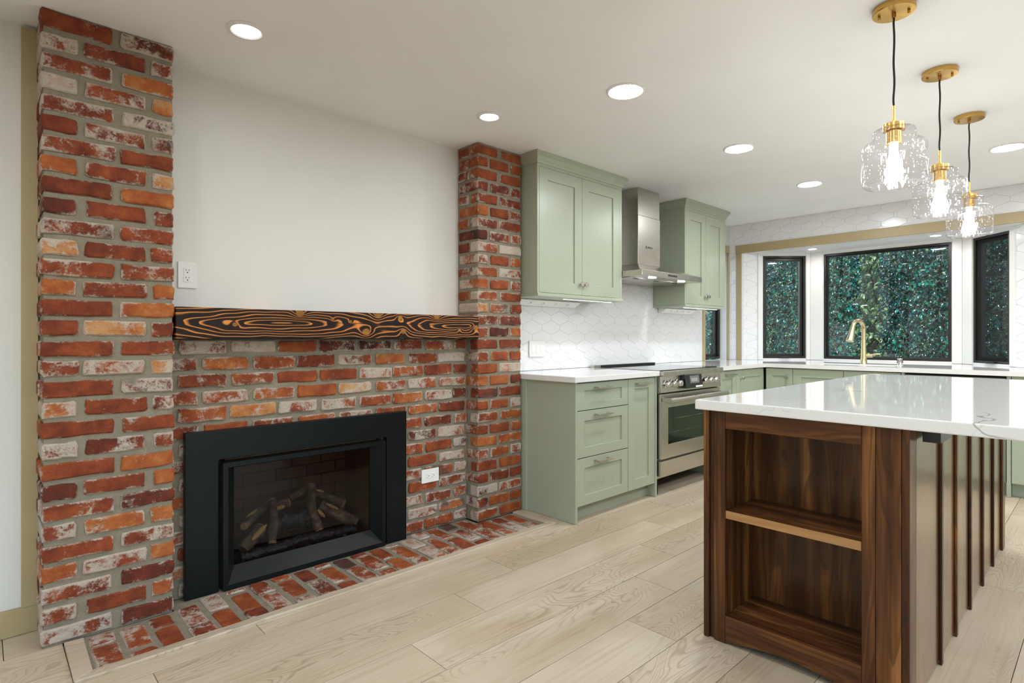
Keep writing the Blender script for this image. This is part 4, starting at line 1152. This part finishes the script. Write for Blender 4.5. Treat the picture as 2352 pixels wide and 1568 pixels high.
def pendant(x, y, label):
    t = thing('pendant_light', label, 'pendant light', (x, y, CEIL), 'brass pendants over the island')
    cz = CEIL-.0005
    cn = obj('canopy', MB().lathe(x, y, [(.0001, cz), (.070, cz), (.070, cz-.020), (.068, cz-.0225), (.0001, cz-.0225)], 40), M['brass'], t, smooth=True)
    for s_ in (-1, 1): obj('screw', MB().lathe(x+.012*s_, y-.045*s_, [(.0001, cz-.023), (.005, cz-.023), (.005, cz-.033), (.003, cz-.036), (.0001, cz-.036)], 10), M['brass'], cn, smooth=True)
    obj('cord_grip', MB().lathe(x, y, [(.0001, cz-.023), (.0075, cz-.023), (.007, cz-.040), (.0001, cz-.040)], 12), M['brass'], cn, smooth=True)
    pts = [(x+.0022*math.sin(k*1.1), y+.0016*math.sin(k*.9+1), 2.372-(2.372-2.036)*k/16) for k in range(17)]
    pts[0] = (x, y, 2.372); pts[-1] = (x, y, 2.036)
    obj('cord', MB().tube(pts, .0036, 8), M['cord'], t, smooth=True)
    obj('stem', MB().lathe(x, y, [(.0001, 2.040), (.0050, 2.040), (.0050, 1.985), (.0085, 1.984), (.0085, 1.9715), (.0001, 1.9715)], 16), M['brass'], t, smooth=True)
    obj('socket_cap', MB().lathe(x, y, [(.0001, 1.971), (.036, 1.971), (.036, 1.946), (.0001, 1.946)], 32), M['brass'], t, smooth=True)
    obj('socket', MB().lathe(x, y, [(.0001, 1.9455), (.025, 1.9455), (.025, 1.898), (.0001, 1.898)], 28), M['brass'], t, smooth=True)
    so = [(.032, 1.951), (.062, 1.951), (.067, 1.948), (.069, 1.942), (.069, 1.915), (.073, 1.906), (.094, 1.899), (.102, 1.891), (.105, 1.880), (.105, 1.765), (.103, 1.750), (.096, 1.741), (.078, 1.737), (.073, 1.740)]
    si = [(r-.003 if r > .04 else r, z+(-.003 if z > 1.9 else .003 if z < 1.745 else 0)) for r, z in so][::-1]
    obj('glass_shade', MB().lathe(x, y, so, 48), M['seeded'], t, smooth=True)
    bl_ = [(.0001, 1.762)] + [(.031*math.sin(math.pi*(k/10.0)*.80+.02), 1.792-.030*math.cos(math.pi*(k/10.0)*.80)) for k in range(1, 10)] + [(.0135, 1.868), (.013, 1.8975), (.0001, 1.8975)]
    obj('bulb', MB().lathe(x, y, bl_, 24), M['bulb'], t, smooth=True)
    return t
p1 = pendant(2.505, .568, 'nearest brass pendant with seeded glass shade, cut by the picture top')
for x, lb in ((3.261, 'middle brass pendant with seeded glass shade over the island'), (4.042, 'smallest and farthest brass pendant with seeded glass, over the island end')):
    c = copy_tree(p1, None, Vector((x-2.505, -.010, 0))); c['label'] = lb

# ------------------------------------------------------------------ garden outside the bay
struct('ground', MB(lambda u, n, z: (u, z, n)).grid_slab(-14, 17, -14, 13, -.35, -.25, [(X0-.12, XB+.13, Y0-.12, YW+.13)]), M['soil'])
def leaf_mesh(L=.066, W=.034):
    v = [(0, 0, 0), (L*.3, -W*.5, .006), (L*.3, W*.5, .006), (L*.3, 0, 0), (L*.68, -W*.38, .002), (L*.68, W*.38, .002), (L*.68, 0, -.004), (L, 0, -.014)]
    f = [(0, 1, 3), (0, 3, 2), (1, 4, 6, 3), (3, 6, 5, 2), (4, 7, 6), (6, 7, 5)]
    return v, f
LV, LF = leaf_mesh()
LM = {}
for key in ('leaf', 'leaf_sun_paint'):
    me = bpy.data.meshes.new(key); me.from_pydata(LV, [], LF); me.materials.append(M[key]); me.shade_smooth(); LM[key] = me
def rot_leaf(rg):
    # leaves hang outwards and down, faces mostly up
    yaw = math.pi + rg.gauss(0, 1.0); pitch = R(rg.uniform(5, 60)); roll = rg.gauss(0, .5)
    return Matrix.Rotation(yaw, 3, 'Z') @ Matrix.Rotation(pitch, 3, 'Y') @ Matrix.Rotation(roll, 3, 'X')
def bush(label, cx, cy, rx, ry, zt, n_part, n_stuff, key='leaf', seed=1, size=1.0, name='shrub'):
    rg = random.Random(seed)
    t = thing(name, label, 'shrub', (cx, cy, -.25), None)
    mb = MB()
    for k in range(6):
        a = rg.uniform(0, 6.28); mb.tube([(cx+rg.uniform(-.1, .1), cy+rg.uniform(-.2, .2), -.25), (cx+rx*.4*math.cos(a), cy+ry*.4*math.sin(a), zt*.45), (cx+rx*.5*math.cos(a+.4), cy+ry*.6*math.sin(a+.4), zt*.85)], [.03, .018, .006], 6)
    obj('stem', mb, M['bark'], t)
    V, F = [], []
    def spot(front):
        # on a lumpy ellipsoid shell facing the house
        while True:
            py = rg.uniform(-1, 1); pz = rg.uniform(0, 1)
            rr = 1 - py*py*.55 - (max(0, pz-.6)*1.5)**2*.6
            if rr > .1: break
        dep = (abs(rg.gauss(0, .10)) if front else abs(rg.gauss(.15, .25)))
        lump = .22*math.sin(py*7+seed)*math.sin(pz*9+seed*2)+.1*math.sin(py*17+pz*13)
        return Vector((cx - rx*(math.sqrt(rr)-dep) + lump*rx*.5, cy+ry*py, -.2+(zt+.2)*pz))
    for k in range(n_part):
        o = bpy.data.objects.new('leaf', LM[key]); COL.objects.link(o); o.parent = t
        o.location = spot(True) - Vector((.05, 0, 0)) - ROOT[t.name]
        o.rotation_euler = rot_leaf(rg).to_euler(); s_ = rg.uniform(.9, 1.35)*size; o.scale = (s_, s_, s_)
    for k in range(n_stuff):
        p = spot(rg.random() < .6); m = rot_leaf(rg)*(rg.uniform(.7, 1.25)*size); b = len(V)
        V += [tuple(m @ Vector(q) + p) for q in LV]; F += [tuple(b+i for i in f) for f in LF]
    mb = MB(); mb.v, mb.f = V, F
    me = bpy.data.meshes.new('foliage'); org = ROOT[t.name]
    me.from_pydata([tuple(Vector(q)-org) for q in V], [], F); me.shade_smooth()
    o = link('foliage', me, M[key], t); o['kind'] = 'stuff'
    return t
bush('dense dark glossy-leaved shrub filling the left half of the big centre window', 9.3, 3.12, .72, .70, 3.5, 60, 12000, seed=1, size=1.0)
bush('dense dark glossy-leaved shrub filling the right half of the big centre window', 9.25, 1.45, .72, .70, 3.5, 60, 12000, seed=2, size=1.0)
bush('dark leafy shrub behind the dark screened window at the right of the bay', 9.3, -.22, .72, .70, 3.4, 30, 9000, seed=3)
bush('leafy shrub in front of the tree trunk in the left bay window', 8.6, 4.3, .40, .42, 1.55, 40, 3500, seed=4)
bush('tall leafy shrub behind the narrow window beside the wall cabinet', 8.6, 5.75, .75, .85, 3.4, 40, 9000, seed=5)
bush('foliage glimpsed beyond the dark shrubs, painted in sunlit yellow-green', 11.7, 2.6, .9, 4.4, 5.2, 0, 16000, 'leaf_sun_paint', 6, 1.7)
hb_ = bmesh.new(); bmesh.ops.create_grid(hb_, x_segments=40, y_segments=60, size=1.0)  # slope added behind the shrubs to block sky showing through the gaps
from mathutils import noise as mn
for v in hb_.verts:
    q = (v.co.x+1)/2; py = v.co.y*13+3
    px = 14.6 + 7*q
    v.co = Vector((px + .5*mn.noise(Vector((py*.8, q*9, 1))), py, -.30 + 7.5*min(1, q*2.2)**.8 + .6*mn.noise(Vector((px*1.3, py*1.1, 4)))))
hm = bpy.data.meshes.new('sky_block_hill'); hb_.to_mesh(hm); hb_.free(); hm.shade_smooth()
g = G('sky_block_hillside'); p = g.coord(); n = g.noise(p, 7, 6, 0.7); g.set(color=g.mix(g.step(n, 0.4, 0.65), (0.004, 0.014, 0.010), (0.03, 0.085, 0.03)), rough=0.9); g.bump(n, 1.0, 0.2)
ho = link('sky_block_hill', hm, g.m); ho['kind'] = 'structure'
mb = MB().tube([(9.55, 4.62, -.25), (9.52, 4.60, .8), (9.58, 4.64, 2.2), (9.55, 4.6, 4.2)], [.24, .20, .185, .17], 16)
tr = thing('tree', 'brown tree trunk standing behind the left bay window', 'tree', (9.55, 4.6, -.25))
obj('trunk', mb, M['bark'], tr, smooth=True)
